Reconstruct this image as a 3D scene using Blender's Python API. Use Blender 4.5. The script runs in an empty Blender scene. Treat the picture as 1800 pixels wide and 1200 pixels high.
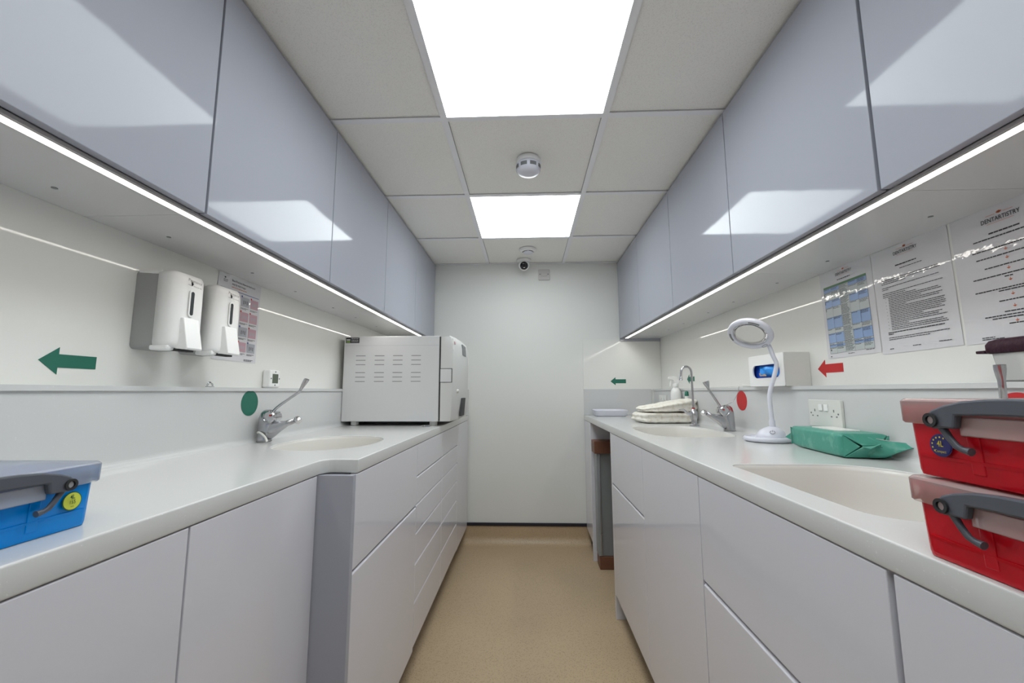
import bpy, bmesh, math, random
from mathutils import Vector, Matrix
random.seed(4)
PI = math.pi
sc = bpy.context.scene
COL = sc.collection

# ------------------------------------------------------------------ dimensions (metres)
XWL, XWR, YF, YB, ZCEIL = -1.013, 1.026, 3.178, -1.5, 2.090
XUL, XUR = -0.724, 0.716            # faces of the wall cupboards
XPL, XPR = -0.985, 0.960            # faces of the upstands under the ledges
ZT, ZTB, ZU, ZL = 0.904, 0.868, 1.483, 1.098
XFL, XNL, XFR = -0.450, -0.543, 0.431
DL, DN, DR = -0.4510, -0.5445, 0.4325   # faces of the base fronts
YSTEP = 1.104
FZ = -0.033                          # finished floor level

# ------------------------------------------------------------------ materials
def lin(c):
    return tuple((v/255/12.92 if v/255 <= .04045 else ((v/255+.055)/1.055)**2.4) for v in c)

def mat(name, srgb=None, rough=.5, metal=0., spec=.5, rgb=None, emis=None, estr=0., coat=0., trans=0., ior=1.5, alpha=1.):
    m = bpy.data.materials.new(name); m.use_nodes = True
    b = m.node_tree.nodes['Principled BSDF']
    c = rgb if rgb else lin(srgb)
    b.inputs['Base Color'].default_value = (*c, 1)
    b.inputs['Roughness'].default_value = rough
    b.inputs['Metallic'].default_value = metal
    b.inputs['Specular IOR Level'].default_value = spec
    b.inputs['IOR'].default_value = ior
    b.inputs['Coat Weight'].default_value = coat
    b.inputs['Transmission Weight'].default_value = trans
    if emis:
        b.inputs['Emission Color'].default_value = (*emis, 1)
        b.inputs['Emission Strength'].default_value = estr
    return m

def nodes_of(m):
    nt = m.node_tree
    return nt, nt.nodes, nt.links, nt.nodes['Principled BSDF']

def add_bump(m, scale, strength, dist=.002, detail=4, kind='noise', stretch=None):
    nt, N, L, b = nodes_of(m)
    tc = N.new('ShaderNodeTexCoord')
    src = tc.outputs['Object']
    if stretch:
        mp = N.new('ShaderNodeMapping'); mp.inputs['Scale'].default_value = stretch
        L.new(src, mp.inputs['Vector']); src = mp.outputs['Vector']
    t = N.new('ShaderNodeTexNoise'); t.inputs['Scale'].default_value = scale; t.inputs['Detail'].default_value = detail
    L.new(src, t.inputs['Vector'])
    bp = N.new('ShaderNodeBump'); bp.inputs['Strength'].default_value = strength; bp.inputs['Distance'].default_value = dist
    L.new(t.outputs['Fac'], bp.inputs['Height']); L.new(bp.outputs['Normal'], b.inputs['Normal'])
    return m

def add_speckle(m, base, spot, scale, thresh, soft=.05, base2=None, scale2=3.):
    nt, N, L, b = nodes_of(m)
    tc = N.new('ShaderNodeTexCoord')
    v = N.new('ShaderNodeTexNoise'); v.inputs['Scale'].default_value = scale; v.inputs['Detail'].default_value = 2
    L.new(tc.outputs['Object'], v.inputs['Vector'])
    r = N.new('ShaderNodeValToRGB')
    r.color_ramp.elements[0].position = thresh; r.color_ramp.elements[0].color = (*base, 1)
    r.color_ramp.elements[1].position = thresh+soft; r.color_ramp.elements[1].color = (*spot, 1)
    L.new(v.outputs['Fac'], r.inputs['Fac'])
    out = r.outputs['Color']
    if base2:
        n2 = N.new('ShaderNodeTexNoise'); n2.inputs['Scale'].default_value = scale2; n2.inputs['Detail'].default_value = 3
        L.new(tc.outputs['Object'], n2.inputs['Vector'])
        r2 = N.new('ShaderNodeValToRGB')
        r2.color_ramp.elements[0].position = .35; r2.color_ramp.elements[0].color = (1, 1, 1, 1)
        r2.color_ramp.elements[1].position = .7; r2.color_ramp.elements[1].color = (*base2, 1)
        L.new(n2.outputs['Fac'], r2.inputs['Fac'])
        mx = N.new('ShaderNodeMix'); mx.data_type = 'RGBA'; mx.blend_type = 'MULTIPLY'; mx.inputs['Factor'].default_value = 1
        L.new(out, mx.inputs['A']); L.new(r2.outputs['Color'], mx.inputs['B']); out = mx.outputs['Result']
    L.new(out, b.inputs['Base Color'])
    return m

def plastic(name, tint, diffuse, clear, rough=.12, back=.5):
    """translucent coloured plastic: part clear, part milky, with a glossy skin"""
    m = bpy.data.materials.new(name); m.use_nodes = True
    nt = m.node_tree; N, L = nt.nodes, nt.links; N.clear()
    o = N.new('ShaderNodeOutputMaterial')
    t = N.new('ShaderNodeBsdfTransparent'); t.inputs['Color'].default_value = (*tint, 1)
    d = N.new('ShaderNodeBsdfDiffuse'); d.inputs['Color'].default_value = (*diffuse, 1)
    tl = N.new('ShaderNodeBsdfTranslucent'); tl.inputs['Color'].default_value = (*diffuse, 1)
    m1 = N.new('ShaderNodeMixShader'); m1.inputs['Fac'].default_value = back
    L.new(d.outputs[0], m1.inputs[1]); L.new(tl.outputs[0], m1.inputs[2])
    m2 = N.new('ShaderNodeMixShader'); m2.inputs['Fac'].default_value = clear
    L.new(m1.outputs[0], m2.inputs[1]); L.new(t.outputs[0], m2.inputs[2])
    g = N.new('ShaderNodeBsdfGlossy'); g.inputs['Roughness'].default_value = rough
    f = N.new('ShaderNodeFresnel'); f.inputs['IOR'].default_value = 1.4
    m3 = N.new('ShaderNodeMixShader')
    L.new(f.outputs[0], m3.inputs['Fac']); L.new(m2.outputs[0], m3.inputs[1]); L.new(g.outputs[0], m3.inputs[2])
    L.new(m3.outputs[0], o.inputs['Surface'])
    return m

M = {}
M['door'] = mat('lilac_grey_gloss', rgb=(.375, .385, .435), rough=.06, spec=.15)
add_bump(M['door'], 7, .012, .02, 2)
M['front'] = mat('pale_grey_gloss', rgb=(.665, .66, .705), rough=.06, spec=.45)
M['edge'] = mat('panel_edge', rgb=(.50, .505, .53), rough=.25)
M['carcass'] = add_bump(mat('white_gloss_board', rgb=(.60, .60, .60), rough=.16, spec=.5), 30, .02)
M['gap_shade_inside'] = mat('inside_darkened_for_gaps', rgb=(.07, .07, .08), rough=.5)  # carcass colour darkened to put shade into the gaps between fronts
M['plinth'] = mat('plinth_grey', rgb=(.36, .36, .38), rough=.4)
M['wallpanel'] = mat('white_gloss_wall_panel', rgb=(.76, .76, .73), rough=.045, spec=.32)
M['paint'] = add_bump(mat('white_wall_paint', rgb=(.72, .725, .70), rough=.45, spec=.25), 180, .06, .001)
M['ceiling'] = add_bump(add_speckle(mat('ceiling_tile', rgb=(.7, .7, .68), rough=.9), (.86, .85, .82), (.78, .77, .745), 260, .55, .08), 160, .35, .002)
M['tee'] = mat('ceiling_grid_white', rgb=(.82, .82, .85), rough=.4)
M['gap_shade'] = mat('painted_gap_shade', rgb=(.28, .28, .29), rough=.8)
M['top'] = add_speckle(mat('white_solid_surface', rgb=(.80, .80, .775), rough=.16, spec=.45), (.625, .625, .615), (.72, .72, .71), 260, .69, .03)
M['basin'] = mat('sink_white', rgb=(.65, .63, .595), rough=.25, spec=.45)
M['upstand'] = add_speckle(mat('upstand_white', rgb=(.72, .72, .72), rough=.12, spec=.45), (.575, .58, .58), (.64, .64, .64), 300, .70, .03)
M['floor'] = add_bump(add_speckle(mat('tan_vinyl', rgb=(.3, .25, .17), rough=.38, spec=.4), (.50, .375, .24), (.38, .285, .18), 190, .56, .06, base2=(.90, .90, .90), scale2=2.2), 240, .12, .001)
M['fleck'] = None
M['black'] = mat('black_vinyl', rgb=(.012, .012, .022), rough=.4)
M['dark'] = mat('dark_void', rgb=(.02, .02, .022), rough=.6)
M['led_panel'] = mat('lit_panel', rgb=(.8, .8, .8), emis=(.91, .98, 1.0), estr=9.0)
M['led'] = mat('lit_strip', rgb=(.8, .8, .8), emis=(1.0, .955, .88), estr=15.0)
M['alu'] = mat('strip_profile', rgb=(.42, .40, .40), rough=.35, metal=.3)
M['chrome'] = mat('chrome', rgb=(.62, .62, .64), rough=.10, metal=1)
M['steel'] = mat('brushed_chrome', rgb=(.50, .50, .52), rough=.24, metal=1)
M['white'] = mat('white_plastic', rgb=(.80, .80, .79), rough=.3)
M['lampwhite'] = mat('lamp_white', rgb=(.66, .665, .74), rough=.3)
M['lampgrey'] = mat('lamp_led_window', rgb=(.20, .20, .20), rough=.35)
M['offwhite'] = mat('off_white_plastic', rgb=(.66, .66, .63), rough=.35)
M['metalwhite'] = add_bump(mat('autoclave_enamel', rgb=(.62, .62, .625), rough=.4), 300, .05, .0005)
M['bezel'] = mat('autoclave_door_plastic', rgb=(.60, .60, .585), rough=.42)
M['grey'] = mat('grey_plastic', rgb=(.31, .315, .31), rough=.5)
M['midgrey'] = mat('slot_grey', rgb=(.16, .165, .17), rough=.4)
M['levelgrey'] = mat('dark_window', rgb=(.045, .05, .052), rough=.2)
M['handle'] = mat('charcoal_handle', rgb=(.085, .092, .112), rough=.42)
M['green'] = mat('green_vinyl', rgb=(.012, .135, .090), rough=.5)
M['red'] = mat('red_vinyl', rgb=(.50, .018, .020), rough=.5)
M['paper'] = mat('laminated_paper', rgb=(.66, .655, .68), rough=.5, spec=.3, coat=0)
add_bump(M['paper'], 11, .085, .02, 4)
def laminate(m):
    """clear pouch over the print: a slightly cockled glossy coat"""
    b_ = m.node_tree.nodes['Principled BSDF']
    b_.inputs['Coat Weight'].default_value = .9; b_.inputs['Coat Roughness'].default_value = .03
    bp = [n for n in m.node_tree.nodes if n.type == 'BUMP'][0]
    m.node_tree.links.new(bp.outputs['Normal'], b_.inputs['Coat Normal'])
laminate(M['paper'])
M['ink'] = mat('black_ink', rgb=(.035, .035, .04), rough=.5)
M['inkgrey'] = mat('grey_ink', rgb=(.16, .16, .17), rough=.5)
M['cellblue'] = mat('table_blue', rgb=(.27, .40, .66), rough=.35)
M['cellpale'] = mat('table_pale', rgb=(.50, .55, .55), rough=.35)
M['cellgreen'] = mat('table_green', rgb=(.08, .20, .09), rough=.35)
for k_ in ('cellblue', 'cellpale', 'cellgreen'): laminate(add_bump(M[k_], 11, .085, .02, 4))
M['orange'] = mat('orange_ink', rgb=(.60, .16, .07), rough=.5)
M['blueink'] = mat('blue_ink', rgb=(.03, .07, .25), rough=.5)
M['pink'] = mat('pink_print', rgb=(.48, .29, .34), rough=.4)
M['greyprint'] = mat('grey_print', rgb=(.36, .37, .41), rough=.4)
M['lcd'] = mat('lcd', rgb=(.10, .12, .09), rough=.2)
M['blue_box'] = plastic('clear_blue_plastic', (.20, .66, .98), (.0, .35, 1.0), .22, back=.15)
M['red_box'] = plastic('clear_red_plastic', (.96, .30, .34), (.90, .013, .030), .24, back=.15)
M['lid_blue'] = plastic('milky_clear_plastic', (.985, .99, 1.), (.94, .95, .96), .60, back=.2)
M['lid_red_bounce'] = plastic('milky_plastic_red_bounce', (1., .97, .965), (.96, .74, .72), .58, back=.2)  # clear lid; the pink is red light from the box, put into its colour
M['yellow'] = mat('yellow_label', rgb=(.60, .66, .07), rough=.4)
M['navy'] = mat('navy_label', rgb=(.018, .018, .14), rough=.4)
M['gold'] = mat('gold_print', rgb=(.70, .55, .05), rough=.4)
M['darkgreen'] = mat('dark_green_print', rgb=(.01, .10, .04), rough=.4)
M['wrap'] = add_bump(add_speckle(mat('green_film', rgb=(.05, .27, .19), rough=.34, spec=.4), (.06, .285, .215), (.12, .36, .28), 34, .56, .12), 26, .3, .006)
M['wrapwhite'] = mat('white_film', rgb=(.75, .74, .72), rough=.35)
M['glove'] = add_bump(mat('blue_nitrile', rgb=(.03, .33, .90), rough=.4), 60, .5, .006)
M['navyblue'] = mat('glove_box_blue', rgb=(.01, .07, .48), rough=.4)
M['card'] = mat('brown_card', rgb=(.45, .32, .22), rough=.7)
M['plum'] = add_bump(mat('plum_plastic', rgb=(.030, .007, .016), rough=.6, spec=.25), 60, .6, .006)
M['tub'] = plastic('milky_white_plastic', (.97, .98, .97), (.93, .93, .91), .40, back=.25)
M['towel'] = add_bump(add_speckle(mat('cream_cotton', rgb=(.7, .66, .58), rough=.9, spec=.1), (.88, .85, .78), (.76, .71, .62), 45, .5, .15), 300, .8, .004, stretch=(1, 1, 3))
M['brown'] = add_bump(mat('brown_wood', rgb=(.155, .062, .035), rough=.45), 30, .2, .002, stretch=(1, 1, 8))
M['board'] = mat('grey_board', rgb=(.20, .215, .22), rough=.4)
M['board_lit'] = mat('grey_board_lit_side', rgb=(.27, .29, .30), rough=.4)  # paler copy of the board grey, painted as its lit side
M['hose'] = mat('white_hose', rgb=(.72, .72, .68), rough=.35)
M['clear'] = plastic('clear_plastic', (.92, .93, .95), (.5, .5, .52), .75, .05)
M['lens'] = mat('lens_glass', rgb=(1, 1, 1), rough=0, trans=1, ior=1.45)
M['camera_black'] = mat('camera_lens_black', rgb=(.008, .008, .012), rough=.08)
M['labelblack'] = mat('black_label', rgb=(.012, .009, .02), rough=.4)
M['lime'] = mat('lime_print', rgb=(.25, .40, .08), rough=.5)
M['switch'] = mat('switch_plate', rgb=(.52, .50, .49), rough=.35)
M['bluedot'] = mat('blue_dot', rgb=(.05, .25, .75), rough=.4)

# ------------------------------------------------------------------ mesh helpers
ORIG = {}
def prop(o, label=None, cat=None, group=None, kind=None):
    if label: o['label'] = label
    if cat: o['category'] = cat
    if group: o['group'] = group
    if kind: o['kind'] = kind
    return o

def thing(name, label, cat, loc=(0, 0, 0), rotz=0., group=None):
    o = bpy.data.objects.new(name, None); COL.objects.link(o)
    o.empty_display_size = .05
    o.location = loc; o.rotation_euler = (0, 0, rotz)
    prop(o, label, cat, group)
    ORIG[o.name] = Matrix.LocRotScale(Vector(loc), Matrix.Rotation(rotz, 3, 'Z'), None).inverted()
    return o

def root_of(o):
    while o.parent: o = o.parent
    return o

def obj(name, bm, material, parent=None, smooth=False, world=True, bevel=0., seg=2, label=None):
    """link a bmesh as ONE object; with world=True its vertices are in world coordinates"""
    if isinstance(bm, bpy.types.Mesh):
        me = bm
        if parent and world: me.transform(ORIG[root_of(parent).name])
    else:
        if parent and world: bm.transform(ORIG[root_of(parent).name])
        bmesh.ops.recalc_face_normals(bm, faces=bm.faces[:])
        me = bpy.data.meshes.new(name); bm.to_mesh(me); bm.free()
    me.materials.clear(); me.materials.append(M[material] if isinstance(material, str) else material)
    for p in me.polygons: p.use_smooth = bool(smooth)
    o = bpy.data.objects.new(name, me); COL.objects.link(o)
    if parent: o.parent = parent
    if bevel:
        md = o.modifiers.new('Bevel', 'BEVEL'); md.width = bevel; md.segments = seg; md.limit_method = 'ANGLE'; md.angle_limit = math.radians(40)
        md.harden_normals = False
    if smooth and smooth != 'all':
        me.set_sharp_from_angle(angle=math.radians(45))
    if label: o['label'] = label
    return o

def struct(name, bm, material, parent=None, **k):
    o = obj(name, bm, material, parent, **k)
    if not parent: o['kind'] = 'structure'
    return o

def B(): return bmesh.new()

def box(bm, x0, x1, y0, y1, z0, z1):
    v = [bm.verts.new((x, y, z)) for x in (x0, x1) for y in (y0, y1) for z in (z0, z1)]
    for f in ((0, 1, 3, 2), (4, 6, 7, 5), (0, 4, 5, 1), (2, 3, 7, 6), (0, 2, 6, 4), (1, 5, 7, 3)):
        bm.faces.new([v[i] for i in f])
    return bm

def boxb(*a): return box(B(), *a)

def prism(bm, pts, fn, d0, d1):
    """polygon pts (a,b) swept from depth d0 to d1; fn(a,b,d) gives the point"""
    A = [bm.verts.new(fn(a, b, d0)) for a, b in pts]
    C = [bm.verts.new(fn(a, b, d1)) for a, b in pts]
    bm.faces.new(A[::-1]); bm.faces.new(C)
    n = len(pts)
    for i in range(n): bm.faces.new((A[i], A[(i+1) % n], C[(i+1) % n], C[i]))
    return bm

def loft(bm, rings, cap0=True, cap1=True):
    R = [[bm.verts.new(p) for p in r] for r in rings]
    n = len(rings[0])
    for a, b in zip(R, R[1:]):
        for i in range(n): bm.faces.new((a[i], a[(i+1) % n], b[(i+1) % n], b[i]))
    if cap0: bm.faces.new(R[0][::-1])
    if cap1: bm.faces.new(R[-1])
    return bm

def frames(path):
    P = [Vector(p) for p in path]; T = []
    for i in range(len(P)):
        a = P[max(i-1, 0)]; b = P[min(i+1, len(P)-1)]; T.append((b-a).normalized())
    up = Vector((0, 0, 1)) if abs(T[0].z) < .9 else Vector((0, 1, 0))
    n = (up - T[0]*up.dot(T[0])).normalized(); out = []
    for p, t in zip(P, T):
        n = (n - t*n.dot(t)).normalized(); out.append((p, t, n, t.cross(n)))
    return out

def tube(bm, path, rad, seg=14, rad2=None):
    rs = rad if isinstance(rad, (list, tuple)) else [rad]*len(path)
    r2 = rad2 if rad2 else rs
    rings = []
    for (p, t, n, b), ra, rb in zip(frames(path), rs, r2):
        rings.append([p + n*(ra*math.cos(2*PI*k/seg)) + b*(rb*math.sin(2*PI*k/seg)) for k in range(seg)])
    return loft(bm, rings)

def smoothpath(pts, n=6):
    P = [Vector(p) for p in pts]; out = []
    for i in range(len(P)-1):
        p0 = P[max(i-1, 0)]; p1 = P[i]; p2 = P[i+1]; p3 = P[min(i+2, len(P)-1)]
        for k in range(n):
            t = k/n
            out.append(.5*((2*p1)+(p2-p0)*t+(2*p0-5*p1+4*p2-p3)*t*t+(3*p1-p0-3*p2+p3)*t**3))
    out.append(P[-1]); return out

def lathe(bm, prof, center=(0, 0, 0), axis='Z', seg=32, cap0=True, cap1=True):
    c = Vector(center); rings = []
    for r, h in prof:
        ring = []
        for k in range(seg):
            a = 2*PI*k/seg; u, v = r*math.cos(a), r*math.sin(a)
            ring.append(c + (Vector((u, v, h)) if axis == 'Z' else Vector((h, u, v)) if axis == 'X' else Vector((v, h, u))))
        rings.append(ring)
    return loft(bm, rings, cap0, cap1)

def lathe_dir(bm, prof, center, direction, seg=24):
    q = Vector(direction).to_track_quat('Z', 'Y'); c = Vector(center)
    return loft(bm, [[c + q @ Vector((r*math.cos(2*PI*k/seg), r*math.sin(2*PI*k/seg), h)) for k in range(seg)] for r, h in prof])

def rrect(x0, x1, y0, y1, r, n=6):
    """rounded rectangle, counter-clockwise; r = one radius or four (x1y0, x1y1, x0y1, x0y0)"""
    r = r if isinstance(r, (list, tuple)) else [r]*4
    out = []
    for (cx, cy, sx, sy, a0), rr in zip(((x1, y0, -1, 1, -PI/2), (x1, y1, -1, -1, 0), (x0, y1, 1, -1, PI/2), (x0, y0, 1, 1, PI)), r):
        for k in range(n+1):
            a = a0 + PI/2*k/n
            out.append((cx+sx*rr+rr*math.cos(a), cy+sy*rr+rr*math.sin(a)))
    return out

def slab(name, outlines, z0, z1, bevel=.003):
    """flat slab with holes: first outline is the edge, the others are cut out"""
    cu = bpy.data.curves.new(name, 'CURVE'); cu.dimensions = '2D'; cu.fill_mode = 'BOTH'
    cu.extrude = (z1-z0)/2-bevel; cu.bevel_depth = bevel; cu.bevel_resolution = 2; cu.offset = -bevel
    for pts in outlines:
        s = cu.splines.new('POLY'); s.points.add(len(pts)-1)
        for q, p in zip(s.points, pts): q.co = (p[0], p[1], 0, 1)
        s.use_cyclic_u = True
    o = bpy.data.objects.new(name, cu); COL.objects.link(o)
    dg = bpy.context.evaluated_depsgraph_get(); dg.update()
    me = bpy.data.meshes.new_from_object(o.evaluated_get(dg))
    bpy.data.objects.remove(o); bpy.data.curves.remove(cu)
    me.transform(Matrix.Translation((0, 0, (z0+z1)/2)))
    return me

_txt = {}
def text(bm, s, size, mx, align='CENTER', squeeze=1.):
    """lettering as flat faces; mx places the plane (x right, y up)"""
    key = (s, align)
    if key not in _txt:
        cu = bpy.data.curves.new('lettering', 'FONT'); cu.body = s; cu.size = 1; cu.align_x = align; cu.resolution_u = 3; cu.offset = .010 if s.isupper() else 0
        o = bpy.data.objects.new('lettering', cu); COL.objects.link(o)
        dg = bpy.context.evaluated_depsgraph_get(); dg.update()
        me = bpy.data.meshes.new_from_object(o.evaluated_get(dg))
        _txt[key] = ([v.co.copy() for v in me.vertices], [tuple(p.vertices) for p in me.polygons])
        bpy.data.objects.remove(o); bpy.data.curves.remove(cu); bpy.data.meshes.remove(me)
    vs, fs = _txt[key]
    V = [bm.verts.new(mx @ Vector((v.x*size*squeeze, v.y*size, 0))) for v in vs]
    for f in fs:
        try: bm.faces.new([V[i] for i in f])
        except ValueError: pass
    return bm

def quad(bm, mx, a0, a1, b0, b1):
    bm.faces.new([bm.verts.new(mx @ Vector(p)) for p in ((a0, b0, 0), (a1, b0, 0), (a1, b1, 0), (a0, b1, 0))])

def plane_mx(origin, right, up):
    r, u = Vector(right).normalized(), Vector(up).normalized(); n = r.cross(u)
    return Matrix((( r.x, u.x, n.x, origin[0]), (r.y, u.y, n.y, origin[1]), (r.z, u.z, n.z, origin[2]), (0, 0, 0, 1)))

def words(bm, mx, a0, a1, b, h, rnd, gap=.0016):
    """a line of printed words too small to read: short strokes with gaps"""
    a = a0
    while a < a1-.001:
        w = min(rnd.uniform(.004, .012), a1-a)
        quad(bm, mx, a, a+w, b, b+h); a += w+gap

# ------------------------------------------------------------------ camera
cam = bpy.data.cameras.new('camera'); co = bpy.data.objects.new('camera', cam); COL.objects.link(co)
cam.sensor_width = 36; cam.lens = 720.8/1800*36; cam.clip_start = .02
pt, yw, rl = math.radians(6.946), math.radians(2.051), math.radians(-.16)
fw = Vector((-math.sin(yw)*math.cos(pt), math.cos(yw)*math.cos(pt), math.sin(pt)))
r0 = Vector((math.cos(yw), math.sin(yw), 0)); u0 = r0.cross(fw)
rr, uu = r0*math.cos(rl)+u0*math.sin(rl), u0*math.cos(rl)-r0*math.sin(rl)
co.matrix_world = Matrix(((rr.x, uu.x, -fw.x, 0), (rr.y, uu.y, -fw.y, 0), (rr.z, uu.z, -fw.z, 1.082), (0, 0, 0, 1)))
sc.camera = co

# ------------------------------------------------------------------ the room
struct('floor', boxb(XWL-.1, XWR+.1, YB-.1, YF+.1, FZ-.05, FZ), 'floor')
struct('wall_left', boxb(XWL-.1, XWL, YB, YF+.1, FZ, ZCEIL), 'wallpanel')
struct('wall_right', boxb(XWR, XWR+.1, YB, YF+.1, FZ, ZCEIL), 'wallpanel')
struct('wall_far', boxb(XWL, XWR, YF, YF+.1, FZ, ZCEIL), 'paint')
struct('wall_back', boxb(XWL-.1, XWR+.1, YB-.1, YB, FZ, ZCEIL), 'paint')
dn = struct('door_1', boxb(-.42, .42, YB, YB+.03, FZ+.004, 1.98), 'carcass', bevel=.004)
hb = B(); tube(hb, [(.32, YB+.03, 1.0), (.32, YB+.075, 1.0), (.20, YB+.075, 1.0)], .009); obj('door_handle', hb, 'steel', None).parent = dn

# ceiling: tiles above a white grid, openings under the light panels
TX = (-.3016, .2965); TY = (-1.005, -.391, .211, .811, 1.411, 2.017, 2.617)
LIGHTS = ((-.391, .211), (.811, 1.411), (2.017, 2.617))
me = slab('ceiling', [[(XWL-.1, YB-.1), (XWR+.1, YB-.1), (XWR+.1, YF+.1), (XWL-.1, YF+.1)]] +
          [[(TX[0], a), (TX[1], a), (TX[1], b), (TX[0], b)][::-1] for a, b in LIGHTS], ZCEIL+.007, ZCEIL+.05, .0005)
struct('ceiling', me, 'ceiling')
g = B()
for x in TX: box(g, x-.012, x+.012, YB, YF, ZCEIL, ZCEIL+.004)
for y in TY:
    for a, b in ((XWL, TX[0]-.012), (TX[0]+.012, TX[1]-.012), (TX[1]+.012, XWR)): box(g, a, b, y-.012, y+.012, ZCEIL+.0004, ZCEIL+.004)
box(g, XUL, XUR, YF-.02, YF, ZCEIL+.0004, ZCEIL+.004)
struct('trim_1', g, 'tee')
g = B()
for x, s in ((XUL, 1), (XUR, -1)): box(g, x-.02, x+.02, -.4, YF, ZCEIL-.0035, ZCEIL-.0005)
g.free()
g = B()
for y in TY:
    for a, b in ((XWL, TX[0]-.012), (TX[0]+.012, TX[1]-.012), (TX[1]+.012, XWR)):
        box(g, a, b, y+.012, y+.0145, ZCEIL+.0035, ZCEIL+.0068)
for x in TX:
    box(g, x+.012, x+.0132, YB, YF, ZCEIL+.0035, ZCEIL+.0068); box(g, x-.0132, x-.012, YB, YF, ZCEIL+.0035, ZCEIL+.0068)
struct('trim_10', g, 'gap_shade')  # dark strips stand in for the shadow lines between grid and tiles
for (a, b), lab in zip(LIGHTS, ('square lit ceiling panel overhead behind the camera', 'large square lit ceiling panel nearest the camera', 'square lit ceiling panel between the smoke alarm and far wall')):
    t = thing('ceiling_light', lab, 'ceiling light', ((TX[0]+TX[1])/2, (a+b)/2, ZCEIL), group='lit ceiling panels')
    obj('diffuser', boxb(TX[0]+.0125, TX[1]-.0125, a+.0125, b-.0125, ZCEIL+.003, ZCEIL+.0055), 'led_panel', t)
    f = B()
    x0, x1 = TX[0]+.0005, TX[1]-.0005
    box(f, x0, x1, a+.001, a+.012, ZCEIL+.006, ZCEIL+.03); box(f, x0, x1, b-.012, b-.001, ZCEIL+.006, ZCEIL+.03)
    box(f, x0, x0+.012, a+.012, b-.012, ZCEIL+.006, ZCEIL+.03); box(f, x1-.012, x1, a+.012, b-.012, ZCEIL+.006, ZCEIL+.03)
    box(f, x0, x1, a+.001, b-.001, ZCEIL+.03, ZCEIL+.036)
    obj('frame', f, 'tee', t)

# coved skirting of the vinyl floor with a black cap at the far wall
cv = [(YF, 0.)]
R = .06
pts = [(YF-.004-R+R*math.sin(a), FZ+R-R*math.cos(a)) for a in [PI/2*k/8 for k in range(9)]]
prof = pts+[(YF-.004, .095), (YF-.0005, .095), (YF-.0005, FZ+.0005)]
b_ = B(); prism(b_, prof, lambda a, b, d: (d, a, b), -.50, .46)
bs = struct('baseboard_far', b_, 'floor', smooth=True)
obj('cap_strip', boxb(-.50, .46, YF-.010, YF-.0005, .0955, .118), 'black', None, bevel=.002).parent = bs

# gloss panels on the far wall above each worktop, thin enough to be panels
struct('trim_2', boxb(XWL+.001, -.449, YF-.006, YF-.0005, ZT+.001, ZU-.003), 'wallpanel', bevel=.001)
struct('trim_3', boxb(.4335, XWR-.001, YF-.006, YF-.0005, ZT+.001, ZU-.003), 'wallpanel', bevel=.001)
# upstands: a coved foot on the worktop, the panel, and a ledge cap above
def upstand(name, xw, xp, s, y0, y1):
    c = [(xp+s*.018*(1-math.sin(a)), ZT+.018*(1-math.cos(a))) for a in [PI/2*k/6 for k in range(7)]]
    prof = [(xw-s*.0005, ZT+.0005)]+c+[(xp, ZL-.012), (xp+s*.006, ZL-.012), (xp+s*.006, ZL), (xw-s*.0005, ZL)]
    if s < 0: pass
    b = B(); prism(b, prof, lambda a, bb, d: (a, d, bb), y0, y1)
    return struct(name, b, 'upstand', bevel=.0015)
upstand('trim_4', XWL+.001, XPL, 1, -.3, YF-.0065)
upstand('trim_5', XWR-.001, XPR, -1, -.3, YF-.0065)
struct('trim_6', boxb(.4345, XPR-.0195, YF-.018, YF-.0065, ZT+.0005, ZL), 'upstand', bevel=.0015)
struct('trim_7', boxb(XPL+.0195, -.4495, YF-.018, YF-.0065, ZT+.0005, ZL), 'upstand', bevel=.0015)

# ------------------------------------------------------------------ wall cupboards with strip lights
ords = ['first', 'second', 'third', 'fourth', 'fifth', 'sixth']
def upper(side, y0, y1, label, gap=.0022, thick=0.):
    s = 1 if side == 'left' else -1
    xw, xf = (XWL+.001, XUL) if s > 0 else (XWR-.001, XUR)
    t = thing('wall_cupboard', label, 'cupboard', ((xw+xf)/2, (y0+y1)/2, ZU), group='wall cupboards')
    xd = xf-s*.018
    b = B(); a0, a1 = sorted((xw, xd-s*.012)); box(b, a0, a1, y0+.0006, y1-.0006, ZU, ZCEIL-.004)
    obj('body', b, 'carcass', t)
    a0, a1 = sorted((xd, xf)); box_ = boxb(a0, a1, y0+gap, y1-gap-thick, ZU+.0012, ZCEIL-.0075)
    obj('door', box_, 'door', t, bevel=.0012)
    return t
yl = (-.311, .276, .863, 1.450, 2.034, 2.604, 3.160); yr = (-.364, .226, .816, 1.406, 1.9955, 2.5906, 3.160)
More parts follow.
